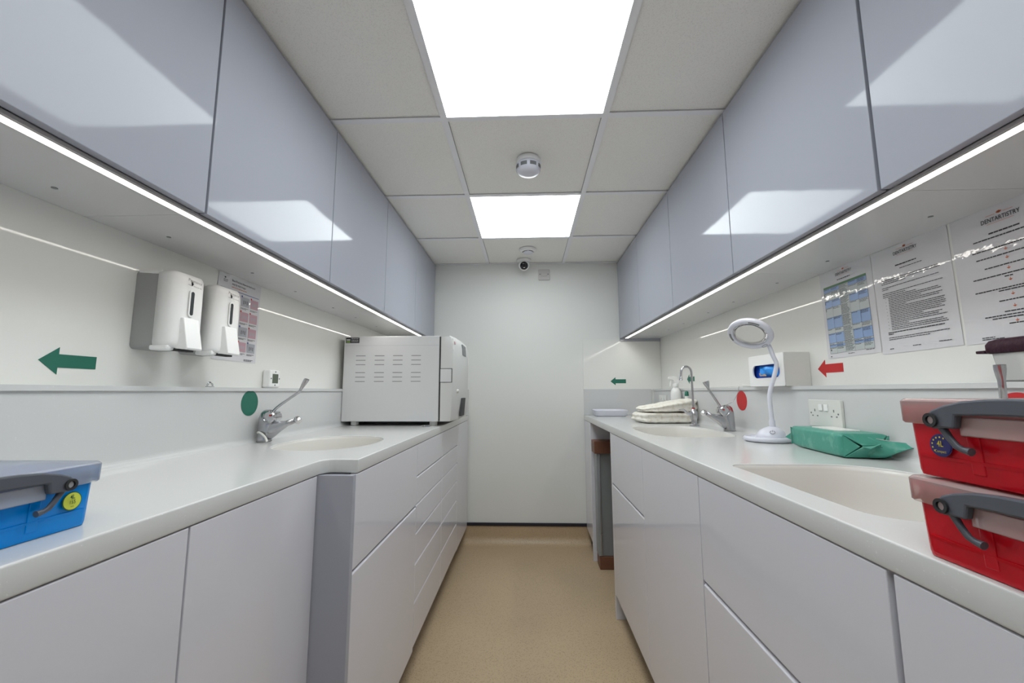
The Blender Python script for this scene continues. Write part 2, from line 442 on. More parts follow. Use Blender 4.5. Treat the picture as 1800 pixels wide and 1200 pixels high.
for side, ys in (('left', yl), ('right', yr)):
    for i in range(6):
        k = 5-i
        lab = ('glossy lilac-grey wall cupboard against the far wall, %s row' % side if k == 0 else
               'glossy lilac-grey wall cupboard, %s from the far wall in the %s row' % (ords[k], side))
        t = upper(side, ys[i], ys[i+1], lab, .0022, .004 if (side == 'right' and i == 1) else (.002 if side == 'left' and i == 1 else 0))
        s = 1 if side == 'left' else -1
        xm = (XWL if s > 0 else XWR)
        for yy in (ys[i]+.13, ys[i+1]-.13):
            c = B(); lathe(c, [(.005, -.0012), (.005, 0.)], (xm+s*.085, yy, ZU), seg=12)
            obj('screw_cap', c, 'midgrey', t)
    s = 1 if side == 'left' else -1
    xf, xw = (XUL, XWL+.001) if s > 0 else (XUR, XWR-.001)
    a0, a1 = sorted((xf-s*.004, xw))
    tr = struct('trim_%d' % (8 if s > 0 else 9), boxb(a0, a1, 3.1605, YF-.0065, ZU-.02, ZCEIL-.004), 'door')
    # strip light in an aluminium channel behind the doors
    t = thing('strip_light', 'long warm-white strip light under the %s row of wall cupboards' % side, 'strip light', (xf-s*.034, 1.39, ZU-.003), group='under-cupboard strip lights')
    a0, a1 = sorted((xf-s*.0455, xf-s*.0265)); obj('diffuser', boxb(a0, a1, -.30, 3.092, ZU-.0052, ZU-.0012), 'led', t)
    ch = B()
    for q0, q1 in ((.0182, .0265), (.0455, .0485)):
        a0, a1 = sorted((xf-s*q0, xf-s*q1)); box(ch, a0, a1, -.30, 3.098, ZU-.0062, ZU-.0002)
    a0, a1 = sorted((xf-s*.0265, xf-s*.0455)); box(ch, a0, a1, -.30, 3.098, ZU-.0012, ZU-.0002)
    obj('channel', ch, 'alu', t)

# ------------------------------------------------------------------ base units
def front_panel(bm, xf, s, y0, y1, z0, z1, chamfer=False):
    """slab front; a chamfered top edge makes the finger pull"""
    c = .0045 if chamfer else .001
    prof = [(xf, z0), (xf, z1-c), (xf-s*c, z1), (xf-s*.018, z1), (xf-s*.018, z0)]
    return prism(bm, prof, lambda a, b, d: (a, d, b), y0, y1)

def base(name, label, cat, side, xf, y0, y1, fronts, xback, zb=.10, foot=None, gap=.0018, plinth=True, gap1=0., kindname='door'):
    s = 1 if side == 'left' else -1
    t = thing(name, label, cat, ((xf+xback)/2, (y0+y1)/2, FZ), group='handleless base units')
    xi = xf-s*.021
    b = B(); X = lambda p, q: sorted((p, q))
    a0, a1 = X(xi, xback)
    for u, v in ((y0+.0004, y0+.016), (y1-.016, y1-.0004)): box(b, a0, a1, u, v, zb, ZTB-.001)
    box(b, a0, a1, y0+.016, y1-.016, zb, zb+.016)
    c0, c1 = X(xback, xback+s*.01); box(b, c0, c1, y0+.016, y1-.016, zb+.016, ZTB-.001)
    obj('body', b, 'gap_shade_inside', t)
    if plinth:
        p0, p1 = X(xf-s*.075, xf-s*.090); obj('plinth', boxb(p0, p1, y0+.0004, y1-.0004, FZ+.001, zb-.002), 'plinth', t)
    if foot:   # end panels that run to the floor
        for u, v in foot: f0, f1 = X(xf, xback); obj('end_panel', boxb(f0, f1, u, v, FZ+.001, ZTB-.001), 'front', t, bevel=.0008)
    zs = sorted(fronts)
    for i, (z0, z1, nm) in enumerate(fronts):
        b = B(); front_panel(b, xf, s, y0+gap+gap1*(1 if gap1 > 0 else 0), y1-gap, z0, z1, chamfer=(z1 < ZTB-.03))
        obj(nm, b, 'front', t, bevel=.0008, seg=1)
    return t
ZD, ZC = .085, ZTB-.0016
# left, near run
xb = XPL-.02
base('base_cupboard', 'grey base cupboard nearest the camera, left run, before the blue box', 'cupboard', 'left', DN, -.30, .2668, [(ZD, ZC, 'door')], xb)
base('base_cupboard', 'grey base cupboard directly under the blue box, left worktop', 'cupboard', 'left', DN, .2672, .673, [(ZD, ZC, 'door')], xb)
base('base_cupboard', 'grey base cupboard beside the stepped-out end panel, left worktop', 'cupboard', 'left', DN, .6734, 1.0795, [(ZD, ZC, 'door')], xb)
# left, far run (deeper)
t = base('base_cupboard', 'grey base unit with one drawer and grey end panel under the left sink', 'cupboard', 'left', DL, 1.098, 1.712,
         [(ZD-.004, .6205, 'door'), (.628, ZC, 'drawer')], xb)
o = obj('end_panel', boxb(xb, DL+.0005, 1.0800, 1.0976, FZ+.001, ZTB-.001), 'door', t, bevel=.0008)
dz = (.092, .257, .401, .5185, .6285, .7395, ZC+.002)
dr = [(dz[i]+.0022, dz[i+1]-.0022, 'drawer') for i in range(6)]
base('drawer_unit', 'grey six-drawer base unit below the near half of the steriliser', 'drawers', 'left', DL, 1.7125, 2.220, dr, xb, kindname='drawer')
base('drawer_unit', 'grey six-drawer base unit below the far half of the steriliser', 'drawers', 'left', DL, 2.2205, 2.693, dr, xb)
base('base_cupboard', 'tall-door grey base unit against the far wall, left run', 'cupboard', 'left', DL, 2.6935, 3.160, [(ZD+.004, ZC, 'door')], xb)
# right
xb = XPR+.02
base('base_cupboard', 'grey base unit below the red boxes, right of the dark gap', 'cupboard', 'right', DR, -.30, .534, [(ZD, ZC, 'door')], xb)
base('base_cupboard', 'grey base unit with a split front under the large right sink', 'cupboard', 'right', DR, .5343, 1.094, [(ZD, .6125, 'door'), (.620, ZC, 'drawer')], xb, gap1=.0060)
base('base_cupboard', 'grey full-height base unit door between two split fronts, right run', 'cupboard', 'right', DR, 1.0944, 1.610, [(ZD, ZC, 'door')], xb)
base('base_cupboard', 'grey base unit with split front and end panel beside the open gap', 'cupboard', 'right', DR, 1.6104, 2.182, [(ZD, .6125, 'door'), (.620, ZC, 'drawer')], xb, foot=[(2.1824, 2.204)])
base('base_cupboard', 'narrow grey base unit beyond the open gap, at the far wall', 'cupboard', 'right', DR, 2.90, 3.170, [(ZD, ZC, 'door')], xb, foot=[(2.8804, 2.8996)])

# ------------------------------------------------------------------ worktops with moulded sinks
def basin(bm, rings, seg):
    """rings: list of (outline pts, z)"""
    return loft(bm, [[(x, y, z) for x, y in pts] for pts, z in rings], False, False)

def ellipse(cx, cy, a, b, n=56, p=2.0):
    out = []
    for k in range(n):
        t = 2*PI*k/n; c, s_ = math.cos(t), math.sin(t)
        out.append((cx+a*math.copysign(abs(c)**(2/p), c), cy+b*math.copysign(abs(s_)**(2/p), s_)))
    return out

def inset(pts, d, k=1.):
    cx = sum(p[0] for p in pts)/len(pts); cy = sum(p[1] for p in pts)/len(pts)
    w = max(p[0] for p in pts)-min(p[0] for p in pts); h = max(p[1] for p in pts)-min(p[1] for p in pts)
    sx, sy = max(.015, 1-2*d/w), max(.015, 1-2*d/h)
    return [(cx+(x-cx)*sx, cy+(y-cy)*sy) for x, y in pts]

def sink_rings(o, depth):
    R = [(inset(o, -.0035), ZT-.0032), (inset(o, .0003), ZT-.0036), (inset(o, .001), ZT-.012)]
    for d, z in ((.003, .03), (.008, .3), (.014, .6), (.024, .80), (.045, .93), (.075, .985), (.12, .995), (.165, 1.)):
        R.append((inset(o, d), ZT-.012-(depth-.012)*z))
    return R

Lsink = ellipse(-.70, 1.475, .165, .212, p=2.3)
Rsink = rrect(.494, .838, .606, 1.056, [.085, .13, .03, .06], 10)
Fsink = ellipse(.683, 1.905, .178, .262, p=3.2)
corner = [(XNL, -.30), (XNL, 1.02)]
for k in range(9):
    a = PI/2*k/8
    corner.append((XNL+.028*(1-math.cos(a)), 1.075+.034*math.sin(a)) if k else (XNL, 1.06))
corner += [(-.497, YSTEP+.004), (XFL, YSTEP)]
t = thing('worktop', 'white speckled solid worktop along the left wall with stepped edge', 'worktop', (-.75, 1.4, ZT), group='worktops')
edge = [(XWL+.002, -.30)]+corner+[(XFL, YF-.001), (XWL+.002, YF-.001)]
obj('slab', slab('slab', [edge, Lsink], ZTB, ZT), 'top', t, smooth=True)
obj('basin', basin(B(), sink_rings(Lsink, .15), 56), 'basin', t, smooth='all')
t = thing('worktop', 'white speckled solid worktop along the right wall with two sinks', 'worktop', (.73, 1.4, ZT), group='worktops')
edge = [(XFR, -.30), (XWR-.002, -.30), (XWR-.002, YF-.001), (XFR, YF-.001)]
obj('slab', slab('slab', [edge, Rsink, Fsink], ZTB, ZT), 'top', t, smooth=True)
obj('basin', basin(B(), sink_rings(Rsink, .16), 44), 'basin', t, smooth='all')
obj('basin', basin(B(), sink_rings(Fsink, .15), 56), 'basin', t, smooth='all')

# ------------------------------------------------------------------ ceiling fittings
t = thing('smoke_alarm', 'white domed smoke alarm with dark slots on the ceiling tile', 'smoke alarm', (.0135, 1.694, ZCEIL))
c = (.0135, 1.694, ZCEIL+.004)
obj('base', lathe(B(), [(.050, 0), (.053, -.004), (.053, -.020), (.050, -.023)], c), 'white', t, smooth=True)
hd = lathe(B(), [(.046, -.0235), (.054, -.027), (.054, -.034), (.0525, -.052), (.044, -.064), (.020, -.070), (.0005, -.071)], c)
obj('head', hd, 'lampwhite', t, smooth=True)
for k in range(8):
    a = 2*PI*(k+.5)/8
    s_ = B(); rings = []
    for r, z in ((.0545, -.0355), (.0536, -.0515)):
        for da in (-.27, -.09, .09, .27):
            rings.append((c[0]+(r)*math.cos(a+da), c[1]+r*math.sin(a+da), c[2]+z))
    V = [s_.verts.new(p) for p in rings]
    for q in range(3): s_.faces.new((V[q], V[q+1], V[q+5], V[q+4]))
    obj('vent_slot', s_, 'midgrey', t)
t = thing('ceiling_vent', 'small round white ceiling vent just before the far wall', 'vent', (.0144, 2.835, ZCEIL))
c = (.0144, 2.845, ZCEIL+.004)
obj('rim', lathe(B(), [(.062, 0), (.062, -.006), (.052, -.018), (.040, -.020), (.040, -.008)], c, cap1=False), 'white', t, smooth=True)
obj('throat', lathe(B(), [(.039, -.007), (.0005, -.0065)], c), 'levelgrey', t)
obj('disc', lathe(B(), [(.006, -.007), (.006, -.018), (.035, -.022), (.036, -.027), (.028, -.031), (.0005, -.033)], c), 'lampwhite', t, smooth=True)
t = thing('dome_camera', 'white dome security camera with black lens above the far wall', 'camera', (-.016, 3.085, ZCEIL))
c = Vector((-.016, 3.085, ZCEIL+.004))
obj('base', lathe(B(), [(.056, 0), (.056, -.010), (.046, -.016), (.046, -.024), (.0005, -.024)], c), 'white', t, smooth=True)
sph = B(); bmesh.ops.create_uvsphere(sph, u_segments=32, v_segments=20, radius=.042)
sph.transform(Matrix.Translation(c+Vector((0, -.006, -.044)))); obj('ball', sph, 'white', t, smooth='all')
dv = Vector((.02, -.93, -.35)).normalized(); pc = c+Vector((0, -.006, -.044))
obj('lens', lathe_dir(B(), [(.030, .031), (.0305, .0335), (.026, .0375), (.014, .041), (.0005, .042)], pc, dv, 28), 'camera_black', t, smooth=True)
mx = plane_mx(pc+dv*.0405+Vector((0, 0, -.016)), (1, 0, 0), (0, .3, 1)); q = B(); quad(q, mx, -.007, .007, -.002, .002); obj('painted_glint', q, 'white', t)  # white patch painted as a glint on the lens
t = thing('switch_plate', 'small square grey isolator plate high on the far wall', 'switch', (.141, YF, 2.0))
pb = B(); prism(pb, rrect(.0975, .1865, 1.957, 2.043, .006, 4), lambda a, b, d: (a, d, b), YF-.010, YF-.0005); obj('plate', pb, 'switch', t, bevel=.002)
obj('rocker', boxb(.120, .164, YF-.0135, YF-.0102, 1.985, 2.012), 'switch', t, bevel=.002)
for x in (.110, .174): obj('screw', lathe(B(), [(.0045, -.0008), (.0045, .0002)], (x, YF-.0101, 2.003), 'Y', 14), 'midgrey', t)

# ------------------------------------------------------------------ flat signs on the walls
def arrow(label, mx, L, h, material):
    """arrow pointing along -x of its plane, centre at origin"""
    hd = h*.62
    pts = [(-L/2, 0), (-L/2+hd, -h/2), (-L/2+hd, -h*.245), (L/2, -h*.245), (L/2, h*.245), (-L/2+hd, h*.245), (-L/2+hd, h/2)]
    b = B(); prism(b, pts, lambda a, c, d: mx @ Vector((a, c, d)), .0002, .0010)
    o = obj('wall_arrow', b, material); o.location = mx.translation; o.data.transform(Matrix.Translation(-mx.translation))
    return prop(o, label, 'arrow sign', 'arrow stickers')
RW = lambda y, z, x=XWR: plane_mx((x, y, z), (0, -1, 0), (0, 0, 1))
LW = lambda y, z, x=XWL: plane_mx((x, y, z), (0, 1, 0), (0, 0, 1))
arrow('large green arrow sticker on the left wall', LW(.870, 1.1505), .115, .059, 'green')
arrow('red arrow sticker below the printed notices on the right wall', RW(1.426, 1.1570), .116, .060, 'red')
arrow('green arrow sticker on the right wall behind the swan-neck tap', RW(2.615, 1.156), .117, .060, 'green')
arrow('green arrow sticker on the far wall panel at the right corner', plane_mx((.697, YF-.006, 1.157), (1, 0, 0), (0, 0, 1)), .117, .062, 'green')
def spot(label, mx, r, material):
    b = B(); prism(b, [(r*math.cos(2*PI*k/40), r*math.sin(2*PI*k/40)) for k in range(40)], lambda a, c, d: mx @ Vector((a, c, d)), .0002, .0010)
    o = obj('round_sticker', b, material); o.location = mx.translation; o.data.transform(Matrix.Translation(-mx.translation))
    return prop(o, label, 'round sticker', 'round stickers')
spot('round green sticker on the left upstand beside the tap', LW(1.438, 1.0435, XPL), .0445, 'green')
spot('round red sticker on the upstand behind the magnifier lamp stem', RW(1.888, 1.0385, XPR), .0435, 'red')
spot('round red sticker half hidden behind the stacked red boxes', RW(.845, 1.0340, XPR), .0435, 'red')

# ------------------------------------------------------------------ printed notices
def sheet(t, mx, w, h, warp=.0004):
    """laminated sheet, very slightly cockled; origin of mx is its top left corner"""
    b = B(); nx, ny = 14, 20; G = []
    for j in range(ny+1):
        G.append([b.verts.new(mx @ Vector((w*i/nx, -h*j/ny, .0012+warp*math.sin(3.1*i/nx*PI+.6)*math.sin(1.7*j/ny*PI+.4)*.8+.0001*math.sin(9*i/nx+7*j/ny)))) for i in range(nx+1)])
    for j in range(ny):
        for i in range(nx): b.faces.new((G[j][i], G[j+1][i], G[j+1][i+1], G[j][i+1]))
    o = obj('sheet', b, 'paper', t, smooth='all')
    return o

PR = .0021
def lift(mx): return mx @ Matrix.Translation((0, 0, PR))

def logo(mx, t, cx, top, k=1.):
    L = lift(mx)
    b = B(); text(b, 'DENTARTISTRY', .0135*k, L @ Matrix.Translation((cx, -top-.022*k, 0)), 'CENTER', .78)
    obj('printed_logo', b, 'ink', t)
    b = B()
    for a in (-50, -25, 0, 25, 50):
        q = L @ Matrix.Translation((cx, -top-.008*k, 0)) @ Matrix.Rotation(math.radians(a), 4, 'Z')
        b.faces.new([b.verts.new(q @ Vector(p)) for p in ((0, 0, 0), (.0016*k, .004*k, 0), (0, .0075*k, 0), (-.0016*k, .004*k, 0))])
    quad(b, L, cx-.026*k, cx-.008*k, -top-.0074*k, -top-.0066*k); quad(b, L, cx+.008*k, cx+.026*k, -top-.0074*k, -top-.0066*k)
    quad(b, L, cx-.026*k, cx+.026*k, -top-.0262*k, -top-.0256*k)
    obj('logo_crest', b, 'orange', t)

def rot(mx, deg): return mx @ Matrix.Rotation(math.radians(deg), 4, 'Z')
rnd = random.Random(7)
# A: the table
mx = rot(RW(1.4345, 1.4805), 1.2)
t = thing('wall_notice', 'laminated notice with a blue striped table, right wall', 'notice', mx.translation, group='laminated notices')
sheet(t, mx, .213, .293); logo(mx, t, .107, .004, .92)
L = lift(mx); ink = B()
words(ink, L, .078, .132, -.040, .0026, rnd)
x0, x1 = .014, .192; cols = [x0, .046, .082, .120, .156, x1]
rows = [(.050, .057, 'g'), (.057, .070, 'b'), (.070, .098, 'w'), (.098, .122, 'b'), (.122, .156, 'w'), (.156, .194, 'b'), (.194, .210, 'w'), (.210, .242, 'b'), (.242, .247, 'w'), (.247, .256, 'b'), (.256, .277, 'w')]
gg = B()
Lz = mx @ Matrix.Translation((0, 0, PR-.0004))
for a, b, c in rows:
    if c == 'g': quad(gg, Lz, x0, x1, -b, -a); continue
    for i in range(5):
        q_ = B(); quad(q_, Lz, cols[i]+.0002, cols[i+1]-.0002, -b+.0002, -a); obj('table_cell', q_, 'cellblue' if (c == 'b' and i != 2) else 'cellpale', t)
        n = {0: 1, 1: 2, 2: 99, 3: 1, 4: 3}[i]; z = -a-.0035; q = 0
        while z > -b+.001 and q < n:
            words(ink, L, cols[i]+.0015, cols[i+1]-rnd.uniform(.002, .012), z, .0013, rnd, .0009); z -= .0034; q += 1
    quad(ink, L, x0, x1, -a-.0003, -a+.0003)
quad(ink, L, x0, x1, -.2773, -.2767)
for x in cols: quad(ink, L, x-.00025, x+.00025, -.277, -.057)
for y in (.071, .098, .122): quad(ink, L, .0155, .0175, -y-.012, -y-.003)
quad(ink, L, .018, .022, -.268, -.262); words(ink, L, .014, .022, -.287, .002, rnd); words(ink, L, .09, .115, -.284, .0016, rnd); words(ink, L, .160, .190, -.2805, .0016, rnd)
obj('table_header', gg, 'cellgreen', t); obj('printed_text', ink, 'ink', t)
# B: the letter
mx = rot(RW(1.2175, 1.4810), .8)
t = thing('wall_notice', 'laminated notice of black bullet-point text, middle of the right wall notices', 'notice', mx.translation, group='laminated notices')
sheet(t, mx, .221, .297); logo(mx, t, .107, .006, .95)
L = lift(mx)
def block(lines, nm='printed_text'):
    k = B()
    for ln in lines: words(k, L, *ln, rnd, .001)
    obj(nm, k, 'ink', t)
block([(.074, .136, -.058, .003), (.086, .150, -.068, .0018)], 'printed_title')
y = .090
for w in ((.165, .170, .075), (.165, .02), (.172, .07, .10)):
    L_ = []
    for q in w: L_.append((.024, .024+q, -y, .0017)); y += .0052
    block(L_); y += .0058
y -= .006
ink = B()
for i in range(20):
    w = rnd.choice((.150, .158, .140, .162, .055, .10, .148, .155))
    words(ink, L, .040, .040+w*.96, -y, .0017, rnd, .001)
    if i % 2 == 0: quad(ink, L, .031, .0325, -y, -y+.0016)
    y += .0047
obj('printed_text', ink, 'ink', t)
block([(.027, .185, -.240, .0024), (.027, .043, -.2445, .0024)])
block([(.027, .195, -.254, .0017), (.027, .145, -.259, .0017)])
for ln in ((.026, .038, -.285, .002), (.095, .118, -.283, .0018), (.165, .196, -.281, .0018)): block([ln])
# C: the flow chart
mx = rot(RW(.9890, 1.4825), .6)
t = thing('wall_notice', 'laminated flow chart notice with small orange arrows, above the plum lid', 'notice', mx.translation, group='laminated notices')
sheet(t, mx, .221, .297); logo(mx, t, .103, .012, 1.0)
L = lift(mx)
block([(.078, .136, -.060, .003)], 'printed_title')
for a, b, y in ((.045, .170, .0700), (.040, .178, .094), (.046, .172, .112), (.060, .160, .135), (.034, .184, .155), (.095, .110, .161), (.034, .186, .185), (.080, .142, .190), (.078, .145, .212), (.085, .135, .236), (.046, .175, .243), (.060, .160, .2485), (.090, .130, .262)):
    block([(a, b, -y, .0026 if y < .11 else .0024)])
block([(.034, .060, -.2865, .0018), (.034, .078, -.2905, .0018)]); block([(.120, .170, -.289, .0018)])
for y in (.101, .120, .143, .168, .199, .225, .256):
    arr = B()
    quad(arr, L, .1045, .1055, -y, -y+.0045)
    arr.faces.new([arr.verts.new(L @ Vector(p)) for p in ((.101, -y+.0008, 0), (.105, -y-.0028, 0), (.109, -y+.0008, 0))])
    obj('printed_arrow', arr, 'orange', t)
# D: hand washing steps, left wall
mx = rot(LW(1.279, 1.4812), -.6)
t = thing('wall_notice', 'laminated hand-washing poster behind the second dispenser, left wall', 'notice', mx.translation, group='laminated notices')
sheet(t, mx, .216, .292)
L = lift(mx); ink, rule, dots = B(), B(), B()
text(ink, 'Best Practice: How to hand wash', .0105, L @ Matrix.Translation((.062, -.019, 0)), 'LEFT', .85)
text(ink, 'step by step images', .0105, L @ Matrix.Translation((.062, -.031, 0)), 'LEFT', .85)
quad(ink, L, .026, .032, -.016, -.011)
for k in range(3): words(ink, L, .022, .042, -.021-.0035*k, .0014, rnd)
quad(rule, L, .010, .206, -.0505, -.0485); obj('printed_rule', rule, 'blueink', t)
lk = B(); words(lk, L, .062, .140, -.040, .002, rnd); obj('printed_link', lk, 'orange', t)
obj('printed_heading', ink, 'ink', t)
for r in range(4):
    for c in range(4):
        a = .014+.049*c; z = .060+.054*r
        pk = (r + c) % 4 in (1, 3) or r == 1
        k = B(); quad(k, L, a+.002, a+.044, -z-.034, -z); o = obj('picture_panel', k, 'pink' if pk else 'greyprint', t)
        k = B(); L2 = L @ Matrix.Translation((a+.004, -z+.001, .0003))
        k.faces.new([k.verts.new(L2 @ Vector((.0035*math.cos(2*PI*q/14), .0035*math.sin(2*PI*q/14), 0))) for q in range(14)])
        obj('number_dot', k, 'red' if pk else 'blueink', o)
        k = B(); L3 = L @ Matrix.Translation((0, 0, .0003))
        for q in range(3): quad(k, L3, a+.012+.009*q, a+.017+.009*q, -z-.026+.003*(q % 2), -z-.012)
        obj('picture_print', k, 'greyprint' if pk else 'inkgrey', o)
        block([(a+.002, a+.042, -z-.041, .0016), (a+.002, a+.030, -z-.0445, .0016)], 'caption_text')
ink = B(); rule = None
words(ink, L, .150, .200, -.283, .002, rnd); words(ink, L, .150, .190, -.287, .002, rnd)
obj('printed_text', ink, 'ink', t)

# ------------------------------------------------------------------ soap dispensers
def dispenser(label, y0, z0):
    t = thing('soap_dispenser', label, 'dispenser', (XWL, y0+.05, z0), group='wall soap dispensers')
    W, H, D = .100, .206, .118
    # grey back shell, wider at the back
    b = B(); rings = []
    for x, ins, r in ((.0005, .0, .012), (.030, .001, .012), (.074, .004, .010)):
        rings.append([(x, a, c) for a, c in rrect(ins, W-ins, ins, H-ins*1.5, r, 5)])
    loft(b, rings); b.transform(Matrix.Translation((XWL, y0, z0))); obj('back_shell', b, 'grey', t, smooth=True)
    # white cover wrapping the front, with curved shoulders
    b = B(); rings = []
    def ring(x, ins, bow):
        out = []
        for a, c in rrect(ins, W-ins, .002+ins*.4, H+.001-ins*.8, .016, 6):
            u = (a-W/2)/(W/2); v = (c-H*.45)/(H*.55)
            out.append((x+bow*(1-u*u)*.55-bow*.5*v*v, a, c))
        return out
    rings = [ring(.060, -.0012, 0), ring(.092, -.0008, .001), ring(.104, .004, .006), ring(.110, .012, .010), ring(.112, .024, .012), ring(.1122, .044, .0125)]
    loft(b, rings); b.transform(Matrix.Translation((XWL, y0, z0))); cov = obj('cover', b, 'white', t, smooth='all')
    # cover returns along the top edge to the wall
    obj('top_rim', boxb(XWL+.001, XWL+.066, y0+.002, y0+W-.002, z0+H-.010, z0+H+.0012), 'white', t, bevel=.004)
    fx = XWL+.1195
    lv = B()
    prof = [(fx-.008, z0+.083), (fx+.002, z0+.083), (fx+.018, z0+.004), (fx+.016, z0-.001), (fx-.016, z0+.002)]
    prism(lv, prof, lambda a, c, d: (a, d, c), y0+.018, y0+.068); obj('push_lever', lv, 'white', t, bevel=.002)
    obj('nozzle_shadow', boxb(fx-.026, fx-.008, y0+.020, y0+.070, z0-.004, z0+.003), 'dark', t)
    W_ = LW(y0+.041, z0+.124, fx+.0002)
    w = B(); prism(w, rrect(-.0085, .0085, -.037, .037, .0084, 6), lambda a, c, d: W_ @ Vector((a, c, d)), -.002, .0008); obj('window_surround', w, 'white', t, bevel=.0008)
    w = B(); prism(w, rrect(-.0052, .0052, -.032, .032, .0051, 6), lambda a, c, d: W_ @ Vector((a, c, d)), -.001, .0014); obj('level_window', w, 'levelgrey', t)
    ink = B()
    text(ink, 'Pleumance', .0115, plane_mx((fx+.0006, y0+.046, z0+.181), (.0, 1, -.06), (-.05, 0, 1)), 'CENTER', .9)
    text(ink, 'a better choice for life', .0055, plane_mx((fx+.0006, y0+.046, z0+.170), (.0, 1, -.06), (-.05, 0, 1)), 'CENTER', .9)
    obj('printed_name', ink, 'ink', t)
    fl = B(); box(fl, XWL+.050, XWL+.100, y0+.001, y0+.030, z0-.003, z0+.010); obj('base_lip', fl, 'white', t, bevel=.004)
    return t
dispenser('white and grey soap dispenser nearer the large green arrow, left wall', 1.003, 1.193)
dispenser('white and grey soap dispenser overlapping the hand-washing poster', 1.150, 1.193)

# ------------------------------------------------------------------ thermometer, ring on the left ledge
t = thing('digital_thermometer', 'small white digital thermometer standing on the left ledge', 'thermometer', (-.995, 1.57, ZL))
obj('case', boxb(-1.0115, -.980, 1.537, 1.602, ZL+.0006, 1.168), 'white', t, bevel=.007, seg=3)
obj('screen', boxb(-.9805, -.9794, 1.552, 1.588, 1.116, 1.152), 'lcd', t)
for y, z in ((1.5445, 1.134), (1.5955, 1.134), (1.570, 1.109), (1.570, 1.160)): obj('button', lathe(B(), [(.003, 0), (.003, .0012)], (-.9802, y, z), 'X', 12), 'midgrey', t)
b = B(); tube(b, [(-.999, 1.265+.011*math.cos(a), ZL+.0032+.0095*math.sin(a)*1.25) for a in [PI*k/14 for k in range(15)]], .0024, 8); box(b, -1.003, -.994, 1.252, 1.278, ZL+.0006, ZL+.0026)
o = obj('cable_clip', b, 'clear'); prop(o, 'tiny clear plastic clip on the left ledge under the dispensers', 'clip')

# ------------------------------------------------------------------ taps
def lever_tap(label, xback, y, s, spout, lever, yaw=0., mark=True, flare=1.):
    """s=+1 when the spout points to +x"""
    t = thing('lever_tap', label, 'tap', (xback+s*.022, y, ZT), group='elbow lever taps')
    Pt = lambda d, z, yy=0.: Vector((xback+s*d, y+yy, ZT+.0008+z))
    # body and spout in one casting: lofted cross sections
    b = B(); rings = []
    tip_d, tip_z = spout
    def sect(c, ax, hw, hh, n=20):
        ax = Vector(ax).normalized(); side = Vector((0, 1, 0)); up = ax.cross(side)
        return [c+side*(hw*math.copysign(abs(math.cos(a))**.7, math.cos(a)))+up*(hh*math.copysign(abs(math.sin(a))**.7, math.sin(a))) for a in [2*PI*k/n for k in range(n)]]
    # column
    for z, d0, d1, hw in ((0, -.001, .043, .024), (.006, 0, .042, .0235), (.03, 0, .046, .023), (.06, 0, .056, .0225), (.085, .001, .060, .021), (.102, .006, .055, .017), (.111, .014, .046, .010), (.114, .022, .038, .004)):
        rings.append(sect(Pt((d0+d1)/2, z), (0, 0, 1), hw, (d1-d0)/2))
    loft(b, rings)
    rings = []
    for k, (d, z, hw, hh) in enumerate(((.022, .034, .020, .036), (.045, .043, .019, .030), (.070, .053+(tip_z-.08)*.4, .0155, .0195), (.100, .066+(tip_z-.08)*.8, .012, .011), (tip_d-.012, tip_z-.003, .0105, .009))):
        rings.append(sect(Pt(d, z), (s, 0, .30), hw, hh))
    loft(b, rings)
    obj('body', b, 'steel', t, smooth='all')
    obj('aerator', lathe_dir(B(), [(.0095, -.010), (.0118, -.007), (.0122, .006), (.0100, .0105), (.0005, .011)], Pt(tip_d, tip_z), (s*.55, -.25, -.45), 20), 'chrome', t, smooth=True)
    cp = Pt(.046, .088)
    obj('cartridge_cap', lathe_dir(B(), [(.020, -.046), (.020, -.012), (.0225, -.008), (.0225, .002), (.0185, .005), (.0175, .001), (.013, .0005), (.0005, .004)], cp+Vector((0, -.020, 0)), (0, -1, 0), 28), 'chrome', t, smooth=True)
    if mark: obj('hot_mark', lathe_dir(B(), [(.0032, .0035), (.0032, .0052)], cp+Vector((s*.006, -.0205, .006)), (0, -1, 0), 12), 'red', t)
    base_ = Pt(*lever[0]); R_ = Matrix.Rotation(yaw, 3, 'Z')
    pts = [base_+R_ @ (Pt(d, z)-base_) for d, z in lever]
    p0 = Pt(.040, .098)
    path = smoothpath([p0]+pts[:-1], 5)
    n = len(path); rad = [.0052]*n
    lv = B(); tube(lv, path, rad, 12)
    a, c = pts[-2], pts[-1]
    path2 = [a, a*.75+c*.25, a*.5+c*.5, a*.2+c*.8, c]
    tube(lv, path2, [.0052, .0058, .0065, .0072, .0070], 14, rad2=[.0052, .008*flare, .0115*flare, .0145*flare, .0148*flare])
    obj('lever', lv, 'steel', t, smooth=True)
    return t
lever_tap('chrome elbow-lever tap at the left sink', -.9755, 1.487, 1, (.140, .077), [(.062, .122), (.100, .150), (.138, .177), (.145, .187), (.166, .224)])
lever_tap('chrome elbow-lever tap at the far right sink, below the red round sticker', .9295, 1.910, -1, (.130, .079), [(.050, .098), (.076, .140), (.098, .176), (.104, .188), (.114, .220)])
lever_tap('chrome elbow-lever tap mostly hidden behind the red boxes', .9295, .800, -1, (.130, .079), [(.050, .098), (.076, .140), (.094, .176), (.097, .186), (.102, .222)], yaw=.80, flare=.62)
b = B(); tube(b, smoothpath([(-.964, 1.4615, ZT+.034), (-.957, 1.458, ZT+.036), (-.942, 1.452, ZT+.031), (-.924, 1.446, ZT+.018), (-.914, 1.441, ZT+.0045)], 6), .0036, 10)
o = obj('white_hose', b, 'hose', smooth=True); prop(o, 'short clear white hose curling past the left tap base', 'hose')
